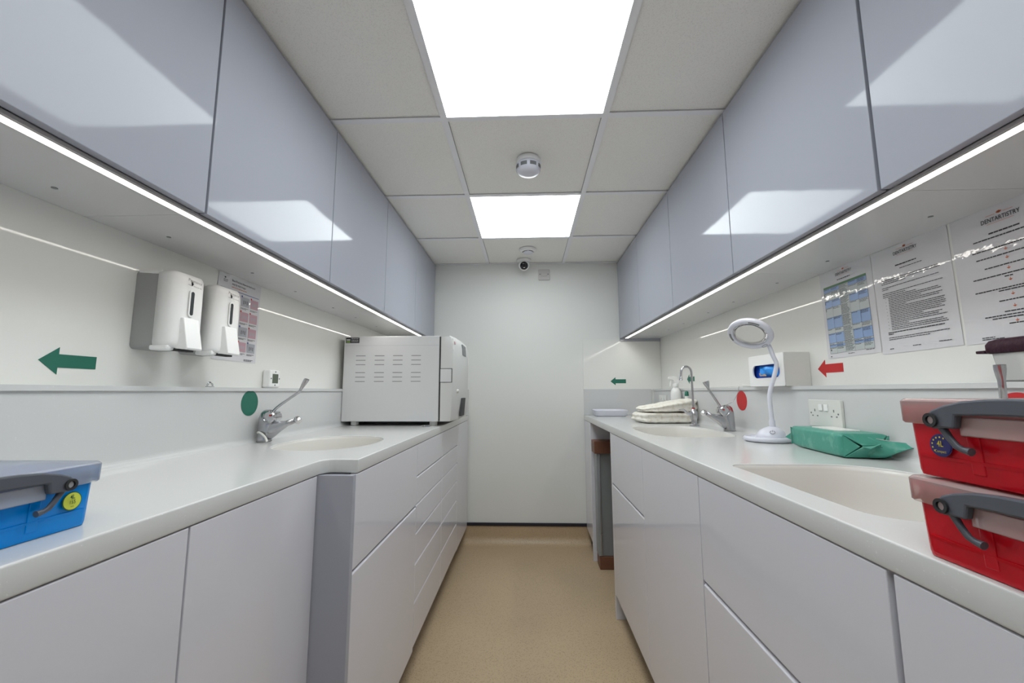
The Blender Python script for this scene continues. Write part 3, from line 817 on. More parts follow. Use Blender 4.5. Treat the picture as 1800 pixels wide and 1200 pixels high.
# swan-neck tap
t = thing('filter_tap', 'slim chrome swan-neck tap with red ring beside the cotton cloths', 'tap', (.862, 2.185, ZT))
c = (.862, 2.185, ZT+.0006)
b = lathe(B(), [(.024, 0), (.024, .004), (.0165, .008), (.0135, .022), (.0155, .034), (.0195, .050), (.0200, .060), (.0165, .072), (.010, .083), (.0072, .086)], c, seg=28); obj('body', b, 'steel', t, smooth=True)
obj('hot_ring', lathe(B(), [(.0082, .0862), (.0082, .0915)], c, seg=20), 'red', t)
path = [(.862, 2.185, ZT+.0918), (.862, 2.185, ZT+.16), (.862, 2.185, ZT+.262)]
path += [(.8355+.0265*math.cos(a), 2.185, ZT+.275+.030*math.sin(a)) for a in [PI*k/12 for k in range(13)]]
path += [(.807, 2.185, ZT+.256)]
obj('spout', tube(B(), path, .0056, 14), 'steel', t, smooth=True)
obj('spout_tip', lathe_dir(B(), [(.0060, 0), (.0066, .008), (.0088, .016), (.0094, .022), (.0005, .0225)], (.8068, 2.185, ZT+.2558), (-.08, 0, -1), 18), 'chrome', t, smooth=True)
lv = tube(B(), [(.846, 2.182, ZT+.058), (.826, 2.178, ZT+.066), (.812, 2.175, ZT+.078)], [.010, .008, .0055], 14); tube(lv, [(.813, 2.175, ZT+.077), (.806, 2.174, ZT+.083), (.784, 2.170, ZT+.081)], [.006, .0055, .0035], 12, rad2=[.006, .0075, .0075])
obj('lever', lv, 'chrome', t, smooth=True)

# ------------------------------------------------------------------ steriliser (autoclave)
t = thing('autoclave', 'large white bench steriliser with vent slots on the left worktop', 'steriliser', (-.70, 2.42, ZT))
A0, A1, XB0, XB1, Z0, Z1 = 2.165, 2.740, -.9835, -.466, .9265, 1.380
obj('body', boxb(XB0, XB1, A0, A1, Z0, Z1), 'metalwhite', t, bevel=.004)
obj('lid_seam', boxb(XB0+.002, XB1-.002, A0-.0003, A0+.002, 1.3285, 1.3300), 'edge', t)
for cx in (-.890, -.788, -.689, -.590):
    for z in (1.274, 1.250, 1.2265, 1.184, 1.160, 1.137):
        obj('vent_slot', boxb(cx-.026, cx+.026, A0-.0004, A0+.004, z-.0016, z+.0016), 'midgrey', t)
# dark joint and the door module
obj('door_joint', boxb(XB1, XB1+.0085, A0+.006, A1-.006, Z0+.004, Z1-.004), 'dark', t)
dx0, dx1 = XB1+.0085, -.392
prof = [(dx0, A0+.001), (dx1-.004, A0+.001), (dx1, A0+.004), (dx1+.012, A0+.10), (dx1+.016, A0+.26), (dx1+.012, A1-.10), (dx1, A1-.004), (dx0, A1-.001)]
b = B(); rings = []
for z, k in ((Z0+.001, -.012), (Z0+.02, -.008), (1.10, -.001), (1.24, 0), (1.33, -.004), (1.374, -.012), (Z1, -.018)):
    rings.append([(x+(k if x > dx0+.001 else 0), y, z) for x, y in prof])
loft(b, rings); obj('door', b, 'bezel', t, smooth=True)
obj('door_catch', boxb(dx0-.001, dx1-.007, A0-.0016, A0+.003, 1.1325, 1.2015), 'metalwhite', t, bevel=.001)
obj('catch_gap', boxb(dx0-.002, dx1-.0035, A0-.0004, A0+.004, 1.130, 1.2045), 'dark', t)
fmx = plane_mx((dx1+.0135, A0+.26, 1.30), (0, 1, 0), (-.03, 0, 1))
def on_front(nm, y0, y1, z0, z1, material, out=.003, skew=0.):
    b = B(); X = lambda y: dx1+.0165-.0000-abs(y-(A0+.26))**2*.22
    v = []
    for d in (-.006, out):
        for y, z, q in ((y0, z0, -skew), (y1, z0, -skew), (y1, z1, 0), (y0, z1, 0)): v.append(b.verts.new((X(y)+d-max(0, z-1.24)*.06, y+q, z)))
    for f in ((3, 2, 1, 0), (4, 5, 6, 7), (0, 1, 5, 4), (1, 2, 6, 5), (2, 3, 7, 6), (3, 0, 4, 7)): b.faces.new([v[i] for i in f])
    return obj(nm, b, material, t)
on_front('control_panel', A0+.012, A1-.05, 1.300, 1.366, 'white', .0015)
on_front('display', A0+.235, A0+.375, 1.298, 1.358, 'midgrey', .004)
on_front('logo_mark', A0+.035, A0+.060, 1.340, 1.352, 'pink', .0020)
on_front('door_handle', A0+.215, A0+.32, .945, 1.045, 'dark', .006, .05)
obj('lock_button', lathe(B(), [(.010, -.004), (.010, .006), (.007, .008)], (dx1+.0125, A0+.09, 1.085), 'X', 18), 'offwhite', t)
for x, y in ((XB0+.055, A0+.05), (XB1-.035, A0+.05), (XB0+.055, A1-.05), (XB1-.035, A1-.05)):
    obj('foot', lathe(B(), [(.019, 0), (.021, .003), (.021, .022)], (x, y, ZT+.0008), seg=20), 'white', t, smooth=True)
obj('underside_dark_block', boxb(XB0+.09, XB1-.02, A0+.09, A1-.06, ZT+.010, Z0-.001), 'dark', t)  # plain dark block filling the space under the body
mxs = plane_mx((-1.0, A0-.0009, 1.37), (1, 0, 0), (0, 0, 1))
lb = B(); box(lb, -.9745, -.9015, A0-.0010, A0-.0001, 1.3435, 1.3725); lab = obj('label', lb, 'labelblack', t, label='small black label with white print')
q = B(); mq = plane_mx((-.9745, A0-.0013, 1.3435), (1, 0, 0), (0, 0, 1))
for z in (.022, .014, .006): words(q, mq, .030, .068, z, .0026, rnd)
quad(q, mq, .004, .024, .014, .020); obj('printed_text', q, 'offwhite', lab)
q = B(); quad(q, mq, .004, .024, .003, .010); obj('printed_patch', q, 'lime', lab)
o = obj('worktop_hook', tube(B(), smoothpath([(-.545, 2.125, ZT+.0045), (-.525, 2.11, ZT+.004), (-.505, 2.118, ZT+.004), (-.50, 2.135, ZT+.0045), (-.535, 2.132, ZT+.0052)], 5), .0030, 8), 'clear')
o.name = 'tube_clip'; prop(o, 'small clear tube clip lying before the steriliser foot', 'clip')

# ------------------------------------------------------------------ storage boxes with clip handles
def storage_box(label, xface, yend, z0, s, shell, lidmat, sticker):
    """xface: outer face of the lid at the handle end, yend: far side of the lid; s=+1 box lies towards +x"""
    W, Lx, H = .255, .385, .0845
    if s < 0: Lx = .380
    t = thing('storage_box', label, 'storage box', (xface+s*Lx/2, yend-W/2, z0), group='clear plastic storage boxes')
    yc = yend-W/2
    X = lambda d: xface+s*d
    def loop(d0, d1, hw, z, r, recess=0.):
        pts = rrect(d0, d1, -hw, hw, r*.6, 5); out = []
        for a, c in pts: out.append((X(a), yc+c, z))
        return out
    b = B()
    hw0, hw1 = W/2-.0085, W/2-.0055
    # outer wall up, rim, inner wall down
    loft(b, [loop(.0085, Lx-.0085, hw0, z0+.0008, .016), loop(.0070, Lx-.007, hw0+.001, z0+.006, .018), loop(.0040, Lx-.004, hw1, z0+H-.008, .018),
             loop(.0062, Lx-.0062, hw1-.0022, z0+H-.008, .016), loop(.0095, Lx-.0095, hw0-.0015, z0+.0035, .015)])
    body = obj('tub', b, shell, t, smooth=True)
    # two raised ribs beside a central panel, and a foot band
    for c in (-1, 1):
        rb = B(); y0, y1 = sorted((yc+c*.058, yc+c*.046)); q = .0045
        v = [(X(.0078-q*.4), z0+.010), (X(.0042-q*.2), z0+H-.030), (X(.009), z0+H-.030), (X(.0105), z0+.010)]
        prism(rb, v, lambda a, bb, d: (a, d, bb), y0, y1); obj('rib', rb, shell, t, bevel=.001)
    fb = B(); prism(fb, [(X(.0058), z0+.020), (X(.0050), z0+.0235), (X(.008), z0+.0235), (X(.009), z0+.020)], lambda a, bb, d: (a, d, bb), yc-hw1+.012, yc+hw1-.012); obj('foot_band', fb, shell, t)
    # lid: top and skirt, hollow below, with a dropped tab under the handle
    zt, zs = z0+H-.0012, z0+H-.0285
    b = B()
    loft(b, [loop(.0022, Lx-.0022, W/2-.002, zs, .014), loop(.0004, Lx-.0004, W/2-.0004, zs+.002, .015), loop(0, Lx, W/2, zt-.003, .015), loop(.003, Lx-.003, W/2-.003, zt, .013)], cap0=False)
    obj('lid', b, lidmat, t, smooth=True)
    tab = B(); d0, d1 = sorted((X(-.0035), X(-.0008))); box(tab, d0, d1, yc-.056, yc+.056, z0+H-.037, z0+H-.018); obj('lid_tab', tab, lidmat, t, bevel=.0012)
    # handle: arched grip with pivot eyes, and the two clip arms
    zz = z0+H
    def yz(pts): return [(yc+a, zz+c) for a, c in pts]
    top = [(.0915, -.0215)]
    prof = [(.090, -.0185), (.083, -.0125), (.070, -.0075), (.048, -.0025), (.024, -.0002), (0, .0006), (-.024, -.0002), (-.048, -.0025), (-.070, -.0075), (-.083, -.0125), (-.090, -.0185),
            (-.091, -.0240), (-.088, -.0290), (-.083, -.0312), (-.072, -.0300), (-.059, -.0300), (-.056, -.0170), (-.030, -.0158), (0, -.0152), (.030, -.0158), (.056, -.0170), (.059, -.0300), (.072, -.0300), (.083, -.0312), (.088, -.0290), (.091, -.0240)]
    prof = [(a*.89, c) for a, c in prof]
    hb = B(); prism(hb, yz(prof), lambda a, c, d: (X(d), a, c), -.0125, -.0042)
    h = obj('handle', hb, 'handle', t, bevel=.002, seg=2)
    for c in (-1, 1):
        e = B(); lathe(e, [(.0072, 0), (.0072, .0022), (.0042, .0022), (.0042, 0)], (0, 0, 0), 'X', 20, False, False)
        e.transform(Matrix.Translation((X(-.0128), yc+c*.0735, zz-.0225)) @ Matrix.Diagonal((-s, 1, 1, 1))); obj('pivot_eye', e, 'dark', h)
        e = B(); lathe(e, [(.0040, -.0004), (.0040, .0004)], (X(-.0130), yc+c*.0727, zz-.0225), 'X', 16); obj('pivot_hole', e, shell if False else 'lid_red_bounce' if s > 0 else 'lid_blue', h)
        a = tube(B(), [(X(-.006), yc+c*.071, zz-.028), (X(-.0065), yc+c*.063, zz-.040), (X(-.0055), yc+c*.058, zz-.0475), (X(-.0045), yc+c*.054, zz-.0500), (X(-.0045), yc+c*.046, zz-.0512)], [.0038, .0032, .0032, .0030, .0040], 10)
        obj('clip_arm', a, 'handle', t, smooth=True)
    if sticker:
        col, ring, ink, words_, dy, dz, r = sticker
        mxs = plane_mx((X(.0048-.0004), yc+dy, z0+dz), (0, -s, 0), (s*.045, 0, 1))
        def disc(rad, off): 
            q = B(); q.faces.new([q.verts.new(mxs @ Vector((rad*math.cos(2*PI*k/32), rad*math.sin(2*PI*k/32), off))) for k in range(32)]); return q
        st = obj('sticker', disc(r, .0010), ring, t, label='round printed sticker')
        obj('sticker_face', disc(r*.9, .0014), col, st)
        q = B()
        for s_, size, yy in words_: text(q, s_, size, mxs @ Matrix.Translation((0, yy, .0019)), 'CENTER', .8)
        if col == 'navy':
            for k in range(7):
                a = PI*.35+k*PI*.9/6; p = mxs @ Matrix.Translation((.0084*math.cos(a), .0084*math.sin(a), .0019))
                q.faces.new([q.verts.new(p @ Vector((.001*math.cos(2*PI*j/5), .001*math.sin(2*PI*j/5), 0))) for j in range(5)])
        obj('printed_text', q, ink, st)
    return t
storage_box('clear red storage box with grey handle, lower of the two stacked', .4310, .5010, ZT, 1, 'red_box', 'lid_red_bounce', None)
storage_box('clear red storage box with blue round sticker, upper of the two stacked', .4310, .5010, ZT+.0855, 1, 'red_box', 'lid_red_bounce',
            ('navy', 'navy', 'gold', [('4L', .0085, -.0012), ('Compact', .0040, -.0075)], .0835, .0350, .0118))
storage_box('clear blue storage box with yellow sticker on the left worktop', -.5940, .5735, ZT, -1, 'blue_box', 'lid_blue',
            ('yellow', 'darkgreen', 'darkgreen', [('4L', .0075, .0030), ('155', .0070, -.0035), ('mm', .0030, -.0075)], .0920, .0370, .0118))

# ------------------------------------------------------------------ green wrapped pack
t = thing('wipes_pack', 'green foil-wrapped pack of wipes with folded end, right worktop', 'pack', (.93, 1.29, ZT), rotz=0.)
p0 = Vector((.8345, 1.145, ZT)); ux = Vector((.036, .285, 0)).normalized()      # long side, away from the camera
uy = Vector((ux.y, -ux.x, 0))                                                      # towards the wall
Lp, Wp, Hp = .262, .112, .064
def pk(u, v, w): return p0+ux*u+uy*v+Vector((0, 0, w+.0008))
b = B(); rings = []; n = 28
for i in range(17):
    u = i/16; e = math.sin(PI*u)
    sh = 1-.06*(abs(2*u-1)**6)
    ring = []
    for a, c in rrect(0, Wp, 0, Hp, .012, 6):
        bul = .004*math.sin(PI*u)
        zz = Hp/2+(c-Hp/2)*(sh+.03*math.sin(7*u+a*30)*(.3))
        ring.append(pk(u*Lp, a+(bul if a > Wp/2 else -bul*.8), max(zz, 0)))
    rings.append(ring)
loft(b, rings)
bmesh.ops.subdivide_edges(b, edges=b.edges[:], cuts=0)
obj('wrapper', b, 'wrap', t, smooth='all')
# gathered near end: tucked triangles and a fin seam
def tri_fold(nm, pts, thick=.003):
    q = B(); P = [pk(*p) for p in pts]; cen = sum(P, Vector())/len(P)
    nrm = (P[1]-P[0]).cross(P[2]-P[0]).normalized()*thick
    A = [q.verts.new(p) for p in P]; C = [q.verts.new(p+nrm) for p in P]
    q.faces.new(A[::-1]); q.faces.new(C)
    for i in range(len(P)): q.faces.new((A[i], A[(i+1) % len(P)], C[(i+1) % len(P)], C[i]))
    return obj(nm, q, 'wrap', t, bevel=.001)
tri_fold('end_fold', [(-.001, .002, .003), (-.001, .002, .061), (-.016, .034, .032)])
tri_fold('end_fold', [(-.001, .004, .061), (-.001, .108, .061), (-.018, .078, .036), (-.020, .040, .035)])
tri_fold('end_fold', [(-.001, .004, .002), (-.020, .040, .031), (-.018, .078, .030), (-.001, .108, .002)])
tri_fold('end_fold', [(-.001, .110, .003), (-.001, .110, .060), (-.018, .080, .033)])
tri_fold('end_fin', [(-.018, .036, .034), (-.019, .080, .034), (-.034, .070, .043), (-.030, .048, .030)])
fl = B(); pts = [(-.012, .060, .002), (-.028, .065, .028), (-.004, .068, .050)]
# loose flap of film spreading towards the boxes
b = B(); G = []
for i in range(9):
    u = i/8; row = []
    for j in range(7):
        v = j/6
        d = -.006-.046*u*math.sin(PI*(.25+.5*v)); a = .060+.062*u+.034*v*u
        lo, hi = .003+.030*u**2.4, .056-.016*u
        w = lo+(hi-lo)*v+.004*math.sin(5*u+3*v)*(1-u)*v
        row.append(b.verts.new(pk(d, a, w)))
    G.append(row)
for i in range(8):
    for j in range(6): b.faces.new((G[i][j], G[i+1][j], G[i+1][j+1], G[i][j+1]))
o = obj('loose_flap', b, 'wrap', t, smooth='all'); md = o.modifiers.new('Solidify', 'SOLIDIFY'); md.thickness = .0012
b = B(); G = []
for i in range(8):
    u = .18+.76*i/7; row = []
    for j in range(4):
        v = j/3
        d = -.006-.046*u*math.sin(PI*.75)+.002+.030*v*(1-.5*u); a = .060+.096*u+.004*v
        row.append(b.verts.new(pk(d, a, .0555-.016*u+.003*math.sin(9*u+4*v)*v-.004*v)))
    G.append(row)
for i in range(7):
    for j in range(3): b.faces.new((G[i][j], G[i+1][j], G[i+1][j+1], G[i][j+1]))
o = obj('white_lining', b, 'wrapwhite', t, smooth='all'); md = o.modifiers.new('Solidify', 'SOLIDIFY'); md.thickness = .001
# far end tuck
tri_fold('end_fold', [(Lp+.001, .000, .060), (Lp+.001, .000, .004), (Lp+.014, .030, .030)], -.003)
tri_fold('end_fin', [(Lp-.002, -.004, .040), (Lp-.002, -.004, .018), (Lp+.006, -.018, .026)], .003)
q = B(); prism(q, rrect(.070, .205, .030, .092, .01, 4), lambda a, c, d: pk(a, c, d), Hp-.001, Hp+.0022); obj('resealable_label', q, 'wrapwhite', t, bevel=.0006)

# ------------------------------------------------------------------ magnifier lamp
t = thing('magnifier_lamp', 'white ring magnifier lamp on a bent stem, right worktop', 'lamp', (.868, 1.515, ZT))
c = Vector((.868, 1.515, ZT+.0008))
b = B(); rings = []
for k, z in ((.86, 0), (.96, .003), (1., .009), (.98, .014), (.93, .0175), (.84, .017), (.76, .012), (.5, .0105), (.02, .0105)):
    rings.append([(c.x-.014+.080*k*math.cos(a), c.y+.002+.072*k*math.sin(a), c.z+z) for a in [2*PI*q/40 for q in range(40)]])
loft(b, rings); obj('base', b, 'lampwhite', t, smooth='all')
b = B(); rings = []
for k, z, sx in ((1.0, .010, 0), (1.0, .016, 0), (.94, .027, .004), (.80, .037, .008), (.55, .045, .012), (.3, .050, .014), (.05, .051, .015)):
    rings.append([(c.x-.004+sx*.6+.046*k*math.cos(a), c.y+.004+.046*k*math.sin(a), c.z+z) for a in [2*PI*q/36 for q in range(36)]])
loft(b, rings); obj('switch_housing', b, 'lampwhite', t, smooth='all')
tow = Vector((-.5, -.86, 0)); pmx = plane_mx(c+Vector((.004, .004, .0))+tow*.040+Vector((0, 0, .0315)), (.86, -.5, 0), (.5*.75, .86*.75, .66))
b = B(); rings = []
for q in range(25):
    a = PI*.65+2*PI*.85*q/24
    rings.append(pmx @ Vector((.0075*math.cos(a), .0075*math.sin(a), .0030)))
tube(b, rings, .0009, 6); tube(b, [pmx @ Vector((0, .003, .003)), pmx @ Vector((0, .0095, .003))], .0009, 6); obj('power_mark', b, 'midgrey', t)
HC = Vector((.8110, 1.505, 1.286)); hn = Vector((-.488, -.4276, -.7609)).normalized()
e1 = Vector((.80, -.60, 0)); e1 = (e1-hn*e1.dot(hn)).normalized(); e2 = hn.cross(e1)
neck = HC + (Vector((.862, 1.50, 1.225))-HC) - hn*((Vector((.862, 1.50, 1.225))-HC).dot(hn))
nd = (neck-HC).normalized(); ncon = HC+nd*.069
stem = smoothpath([(c.x+.006, c.y+.004, ZT+.046), (c.x+.003, c.y+.002, ZT+.095), (.868, 1.512, ZT+.165), (.884, 1.506, ZT+.225), (.893, 1.50, ZT+.270), (.884, 1.50, 1.205), ncon-hn*.003+nd*.012, ncon-hn*.003], 7)
obj('stem', tube(B(), stem, [.013]+[.010]*4+[.0072]*(len(stem)-5), 14), 'lampwhite', t, smooth=True)
def ringpt(r, a, h): return HC+e1*(r*math.cos(a))+e2*(r*math.sin(a))+hn*h
b = B(); prof = [(.0560, .006), (.0585, .0075), (.0680, .0075), (.0730, .003), (.0740, -.004), (.0700, -.011), (.0620, -.012), (.0560, -.009)]
R_ = [[b.verts.new(ringpt(r, 2*PI*k/56, h)) for r, h in prof] for k in range(56)]
for k in range(56):
    for j in range(len(prof)): b.faces.new((R_[k][j], R_[(k+1) % 56][j], R_[(k+1) % 56][(j+1) % len(prof)], R_[k][(j+1) % len(prof)]))
obj('ring_head', b, 'lampwhite', t, smooth='all')
an = math.atan2(nd.dot(e2), nd.dot(e1))
for a0 in (an+2.1, an-2.1):
    q = B(); A = []
    for k in range(9):
        a = a0-.28+.56*k/8
        A.append([q.verts.new(ringpt(r, a, .0080)) for r in (.0605, .0672)])
    for k in range(8): q.faces.new((A[k][0], A[k][1], A[k+1][1], A[k+1][0]))
    obj('lamp_window', q, 'lampgrey', t)
q = B(); mq = Matrix((( e1.x, e2.x, hn.x, 0), (e1.y, e2.y, hn.y, 0), (e1.z, e2.z, hn.z, 0), (0, 0, 0, 1)))
tube(q, [ringpt(.0655+.0045*math.sin(x), an+.17*math.cos(x), .0080) for x in [2*PI*k/24 for k in range(25)]], .0007, 6); obj('neck_mark', q, 'midgrey', t)
b = B(); rings = []
for r, h in ((.0555, -.0032), (.040, -.0036), (.020, -.0039), (.001, -.0040)): rings.append([ringpt(r, 2*PI*k/40, h) for k in range(40)])
rings = rings[::-1]
for r, h in ((.0555, -.0026), (.040, -.0022), (.020, -.0019), (.001, -.0018)): rings.append([ringpt(r, 2*PI*k/40, h) for k in range(40)])
loft(b, rings); obj('magnifying_lens', b, 'lens', t, smooth='all')
b = tube(B(), smoothpath([(.905, 1.462, ZT+.0028), (.915, 1.455, ZT+.030), (.930, 1.452, ZT+.046), (.952, 1.45, ZT+.049)], 6), .0022, 8)
obj('power_cable', b, 'lampwhite', t, smooth=True)

# ------------------------------------------------------------------ glove dispenser on the ledge
t = thing('glove_dispenser', 'white glove box holder standing on the right ledge', 'holder', (.98, 1.64, ZL))
GX, g0, g1, gz0, gz1 = .932, 1.522, 1.757, ZL+.0006, 1.222
shell = B()
mxw = RW((g0+g1)/2, (gz0+gz1)/2, GX)
# front plate with a rounded window: slab with a hole, turned upright
hole = rrect(-.0880, .0920, -.0285, .0225, .022, 6)
fp = slab('front_plate', [rrect(-.1175, .1175, -.0615, .0615, .006, 4), hole], -.003, 0, .0008)
fp.transform(plane_mx((GX, (g0+g1)/2, (gz0+gz1)/2), (0, -1, 0), (0, 0, 1)))
obj('front_plate', fp, 'white', t, smooth=True)
box(shell, GX+.0032, XWR-.001, g0, g0+.003, gz0, gz1); box(shell, GX+.0032, XWR-.001, g1-.003, g1, gz0, gz1)
box(shell, GX+.0032, XWR-.001, g0+.003, g1-.003, gz1-.003, gz1); box(shell, GX+.0032, XWR-.001, g0+.003, g1-.003, gz0, gz0+.003)
obj('housing', shell, 'offwhite', t)
rim = B(); hl = [mxw @ Vector((a, c_, .001)) for a, c_ in rrect(-.0905, .0945, -.031, .025, .0245, 6)]
hl2 = [mxw @ Vector((a, c_, .001)) for a, c_ in hole]; hl3 = [mxw @ Vector((a, c_, -.004)) for a, c_ in hole]
A = [rim.verts.new(p) for p in hl]; C = [rim.verts.new(p) for p in hl2]; D = [rim.verts.new(p) for p in hl3]; n = len(A)
for i in range(n):
    rim.faces.new((A[i], A[(i+1) % n], C[(i+1) % n], C[i])); rim.faces.new((C[i], C[(i+1) % n], D[(i+1) % n], D[i]))
obj('window_rim', rim, 'white', t)
t2 = thing('glove_box', 'blue box of gloves seen through the holder window', 'glove box', (.985, 1.64, ZL+.004), group=None)
obj('carton', boxb(GX+.016, XWR-.004, g0+.006, g1-.006, gz0+.0036, gz1-.006), 'navyblue', t2)
b = B(); G = []
for i in range(17):
    row = []
    for j in range(9):
        u, v = i/16-.5, j/8-.5
        h = .018*max(0, 1-(2*u)**2)*max(0, 1-(2*v)**2)**.5*(1+.5*math.sin(11*u+5*v)+.35*math.sin(23*v-7*u))
        row.append(b.verts.new(mxw @ Vector((-.004+.125*u, -.002+.040*v, -.0155+h*.8))))
    G.append(row)
for i in range(16):
    for j in range(8): b.faces.new((G[i][j], G[i+1][j], G[i+1][j+1], G[i][j+1]))
obj('gloves', b, 'glove', t2, smooth='all')
q = B(); q.faces.new([q.verts.new(mxw @ Vector(p)) for p in ((-.048, -.020, -.004), (-.004, -.021, -.004), (-.002, -.017, -.004), (-.022, -.0105, -.004), (-.054, -.008, -.004))])
obj('torn_card', q, 'card', t2)

# small things on the right ledge
t = thing('power_adaptor', 'small white adaptor lying on the right ledge beside the glove holder', 'adaptor', (.985, 1.835, ZL))
obj('case', boxb(.968, 1.006, 1.785, 1.895, ZL+.0006, ZL+.0125), 'offwhite', t, bevel=.004)
b = tube(B(), smoothpath([(.972, 1.895, ZL+.006), (.972, 1.97, ZL+.0045), (.966, 2.06, ZL+.003), (.968, 2.16, ZL+.0045), (.972, 2.24, ZL+.003)], 6), .0016, 8); obj('lead', b, 'offwhite', t, smooth=True)
b = tube(B(), smoothpath([(.9505, 1.885, ZL+.004), (.948, 1.90, ZL-.03), (.930, 1.905, ZL-.062), (.902, 1.908, ZL-.079)], 8), .0011, 6)
o = obj('plug_chain', b, 'steel', smooth=True); prop(o, 'thin plug chain from the right ledge to the lever tap', 'chain')
# sockets
def double_socket(label, y, z):
    t = thing('double_socket', label, 'socket', (XPR, y, z), group='double wall sockets')
    mx = RW(y, z, XPR)
    P = lambda a, c, d: mx @ Vector((a, c, d))
    b = B(); prism(b, rrect(-.073, .073, -.043, .043, .004, 4), P, .0003, .0095); obj('plate', b, 'offwhite', t, bevel=.002)
    for a in (-.0125, .0125):
        b = B(); prism(b, [(a-.0085, .008), (a+.0085, .008), (a+.0085, .029), (a-.0085, .029)], P, .0097, .0135); obj('rocker_switch', b, 'white', t, bevel=.0015)
    for a in (-.042, .042):
        b = B()
        for q0, q1, r0_, r1_ in ((-.002, .002, .005, .013), (-.014, -.008, -.0105, -.0065), (.008, .014, -.0105, -.0065)):
            prism(b, [(a+q0, r0_), (a+q1, r0_), (a+q1, r1_), (a+q0, r1_)], P, .0085, .0099)
        obj('pin_holes', b, 'midgrey', t)
    for a in (-.060, .060):
        b = B(); prism(b, [(a+.0028*math.cos(2*PI*k/12), .0+.0028*math.sin(2*PI*k/12)) for k in range(12)], P, .0085, .0101); obj('screw', b, 'midgrey', t)
    return t
double_socket('white double socket on the upstand behind the green pack', 1.366, 1.0095)
t = double_socket('white double socket in the far right corner behind the spray bottle', 2.945, 1.0105)

# ------------------------------------------------------------------ tub with plum lid on the ledge
t = thing('plastic_tub', 'milky plastic tub with a plum lid on the right ledge', 'tub', (.992, .74, ZL))
b = B(); f = lambda d, z, e: [(x, y, z) for x, y in rrect(.962+d, 1.023-d*.2, .600+e, .884-e, .010, 4)]
loft(b, [f(.004, ZL+.0008, .012), f(0, ZL+.004, .008), f(-.002, 1.156, .0)]); obj('tub', b, 'tub', t, smooth=True)
b = B(); f = lambda d, z: [(x, y+.0015*math.sin(40*x+30*y), z+.0015*math.sin(55*y)*(1 if z > 1.165 else 0)) for x, y in rrect(.954+d, 1.0245, .594+d, .890-d, .012, 5)]
loft(b, [f(.003, 1.1565), f(0, 1.160), f(0, 1.176), f(.004, 1.184), f(.012, 1.187)]); obj('lid', b, 'plum', t, smooth=True)
obj('lid_tab', boxb(.955, .985, .888, .905, 1.158, 1.164), 'plum', t, bevel=.0015)

# ------------------------------------------------------------------ cloths, bottles and tray at the far end
def cloth(label, cx, cy, z, hx, hy, h, rot_, seed, slope=0., roll=True):
    rn = random.Random(seed); b = B(); n, m = 44, 13; rings = []
    t_ = Matrix.Translation((cx, cy, z)) @ Matrix.Rotation(rot_, 4, 'Z')
    for j in range(m):
        v = j/(m-1); w = math.sin(PI*v)**.42; ring = []
        for k in range(n):
            a = 2*PI*k/n; c, s_ = math.cos(a), math.sin(a)
            ex = math.copysign(abs(c)**.42, c); ey = math.copysign(abs(s_)**.42, s_)
            wob = 1+.020*math.sin(5*a+seed)+.014*math.sin(11*a+2*seed+6*v)
            fold = .0045*math.sin(PI*v*4+seed)*abs(c)
            x = hx*ex*(.86+.14*w)*wob+fold; y = hy*ey*(.86+.14*w)*wob-(.012*math.sin(2*PI*v*1.5) if s_ < -.3 else 0)*.5
            zz = h*v + (slope*x*v) + .004*math.sin(9*x/hx+seed)*v*(1-v)*4*.4
            ring.append(t_ @ Vector((x, y, max(zz, 0))))
        rings.append(ring)
    loft(b, rings)
    o = obj('folded_cloth', b, 'towel', smooth='all'); o.location = (cx, cy, z); o.data.transform(Matrix.Translation((-cx, -cy, -z)))
    md = o.modifiers.new('Subdivision', 'SUBSURF'); md.levels = 1; md.render_levels = 2
    tx = bpy.data.textures.new('cloth_lumps', 'CLOUDS'); tx.noise_scale = .028; tx.noise_depth = 2
    dm = o.modifiers.new('Displace', 'DISPLACE'); dm.texture = tx; dm.strength = .010; dm.mid_level = .55
    return prop(o, label, 'cloth', 'folded cotton cloths')
cloth('cream cotton cloth folded flat, lower of the two by the sink', .792, 2.432, ZT+.001, .168, .112, .058, .10, 1)
cloth('cream cotton cloth with raised fold, lying on the lower cloth', .802, 2.432, ZT+.062, .156, .106, .050, .14, 3, slope=.17)
t = thing('spray_bottle', 'white trigger spray bottle behind the cotton cloths', 'bottle', (.924, 2.600, ZT))
c = (.924, 2.600, ZT+.0008)
obj('bottle', lathe(B(), [(.028, 0), (.031, .004), (.031, .160), (.029, .178), (.020, .192), (.0135, .198), (.0135, .204)], c, seg=28), 'white', t, smooth=True)
obj('collar', lathe(B(), [(.0165, .2045), (.0165, .222), (.013, .224)], c, seg=24), 'white', t, smooth=True)
b = B(); prism(b, [(.018, .222), (.020, .238), (.012, .262), (-.010, .268), (-.038, .266), (-.044, .258), (-.040, .248), (-.018, .246), (-.012, .236), (-.012, .224)], lambda a, z, d: (c[0]+a, c[1]+d, c[2]+z), -.011, .011); obj('spray_head', b, 'white', t, bevel=.003)
b = tube(B(), [(c[0]-.018, c[1], c[2]+.246), (c[0]-.030, c[1], c[2]+.228), (c[0]-.034, c[1], c[2]+.206)], [.004, .0045, .003], 10, rad2=[.007, .007, .005]); obj('trigger', b, 'white', t, smooth=True)
b = B(); b.faces.new([b.verts.new((c[0]-.020+.006*math.cos(a), c[1]-.0285+.0005, c[2]+.105+.006*math.sin(a))) for a in [2*PI*k/16 for k in range(16)]]); obj('blue_dot', b, 'bluedot', t)
t = thing('soap_bottle', 'small bottle with dark green cap behind the cotton cloths', 'bottle', (.940, 2.470, ZT))
c = (.940, 2.470, ZT+.0008)
obj('bottle', lathe(B(), [(.014, 0), (.0165, .003), (.0165, .120), (.011, .140), (.009, .148)], c, seg=20), 'offwhite', t, smooth=True)
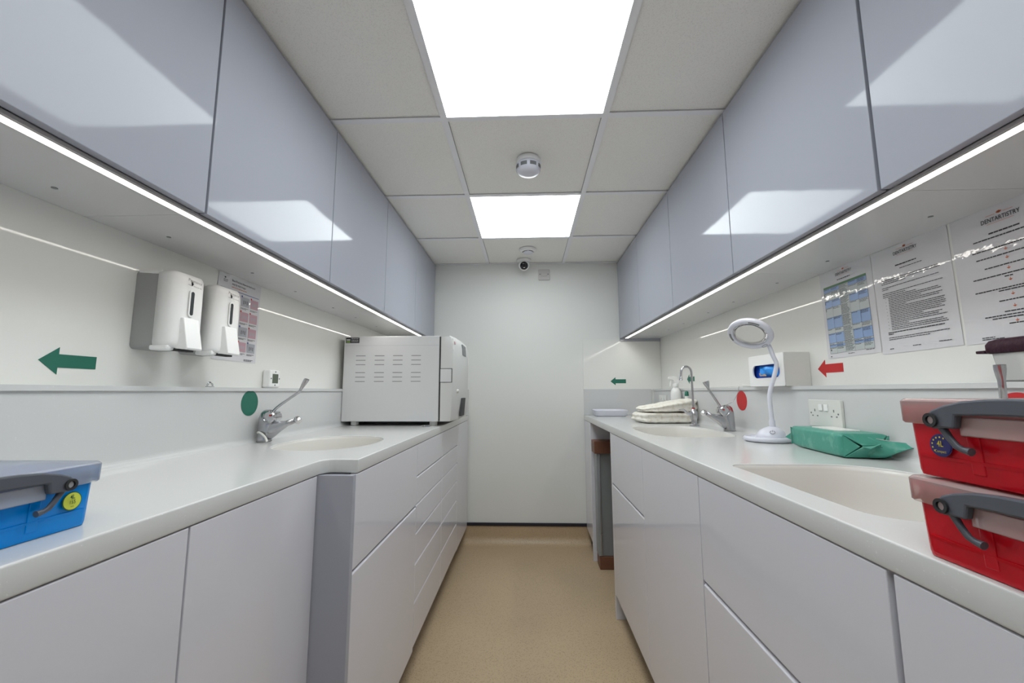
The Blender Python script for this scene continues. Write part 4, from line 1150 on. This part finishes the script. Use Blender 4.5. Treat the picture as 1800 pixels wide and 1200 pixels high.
obj('cap', lathe(B(), [(.0115, .1485), (.0120, .152), (.0105, .172), (.006, .176), (.0005, .177)], c, seg=20), 'green', t, smooth=True)
t = thing('plastic_tray', 'low white plastic tray at the far end of the right worktop', 'tray', (.60, 2.99, ZT))
b = B(); f = lambda d, z: [(x, y, z) for x, y in rrect(.482+d, .716-d, 2.955+d, 3.130-d, .03, 6)]
loft(b, [f(.014, ZT+.0008), f(.008, ZT+.006), f(0, ZT+.042), f(.003, ZT+.046), f(.007, ZT+.042), f(.016, ZT+.008)]); obj('tray', b, 'lampwhite', t, smooth=True)

# ------------------------------------------------------------------ board unit standing in the open gap
t = thing('panel_board', 'grey upright board with brown wooden rails in the open gap', 'board', (.69, 2.792, FZ))
obj('panel', boxb(.456, .930, 2.762, 2.842, .046, .6805), 'board', t, bevel=.002)
obj('lit_side', boxb(.4485, .4655, 2.758, 2.846, .0465, .680), 'board_lit', t, bevel=.002)  # lit side of the same board, lightened by colour
obj('top_rail', boxb(.4325, .935, 2.735, 2.856, .681, .760), 'brown', t, bevel=.004)
obj('bottom_rail', boxb(.4535, .935, 2.752, 2.856, FZ+.001, .045), 'brown', t, bevel=.003)
b = tube(B(), [(.468, 2.757, .05), (.468, 2.757, .675)], .0035, 8); obj('rod', b, 'steel', t, smooth=True)
b = lathe(B(), [(.006, 0), (.006, .010)], (.468, 2.750, .18), 'Y', 14); obj('bolt', b, 'steel', t, smooth=True)

# ------------------------------------------------------------------ light and view
w = bpy.data.worlds.new('world'); sc.world = w; w.use_nodes = True
w.node_tree.nodes['Background'].inputs['Color'].default_value = (.8, .85, .9, 1)
w.node_tree.nodes['Background'].inputs['Strength'].default_value = .0
sc.view_settings.view_transform = 'Standard'; sc.view_settings.look = 'None'
sc.view_settings.gamma = 1; sc.view_settings.use_curve_mapping = False
sc.view_settings.exposure = 0.0
cy = sc.cycles
cy.max_bounces = 10; cy.diffuse_bounces = 6; cy.glossy_bounces = 5; cy.transmission_bounces = 8; cy.transparent_max_bounces = 16
cy.caustics_reflective = False; cy.caustics_refractive = False; cy.sample_clamp_indirect = 4.0; cy.use_denoising = True
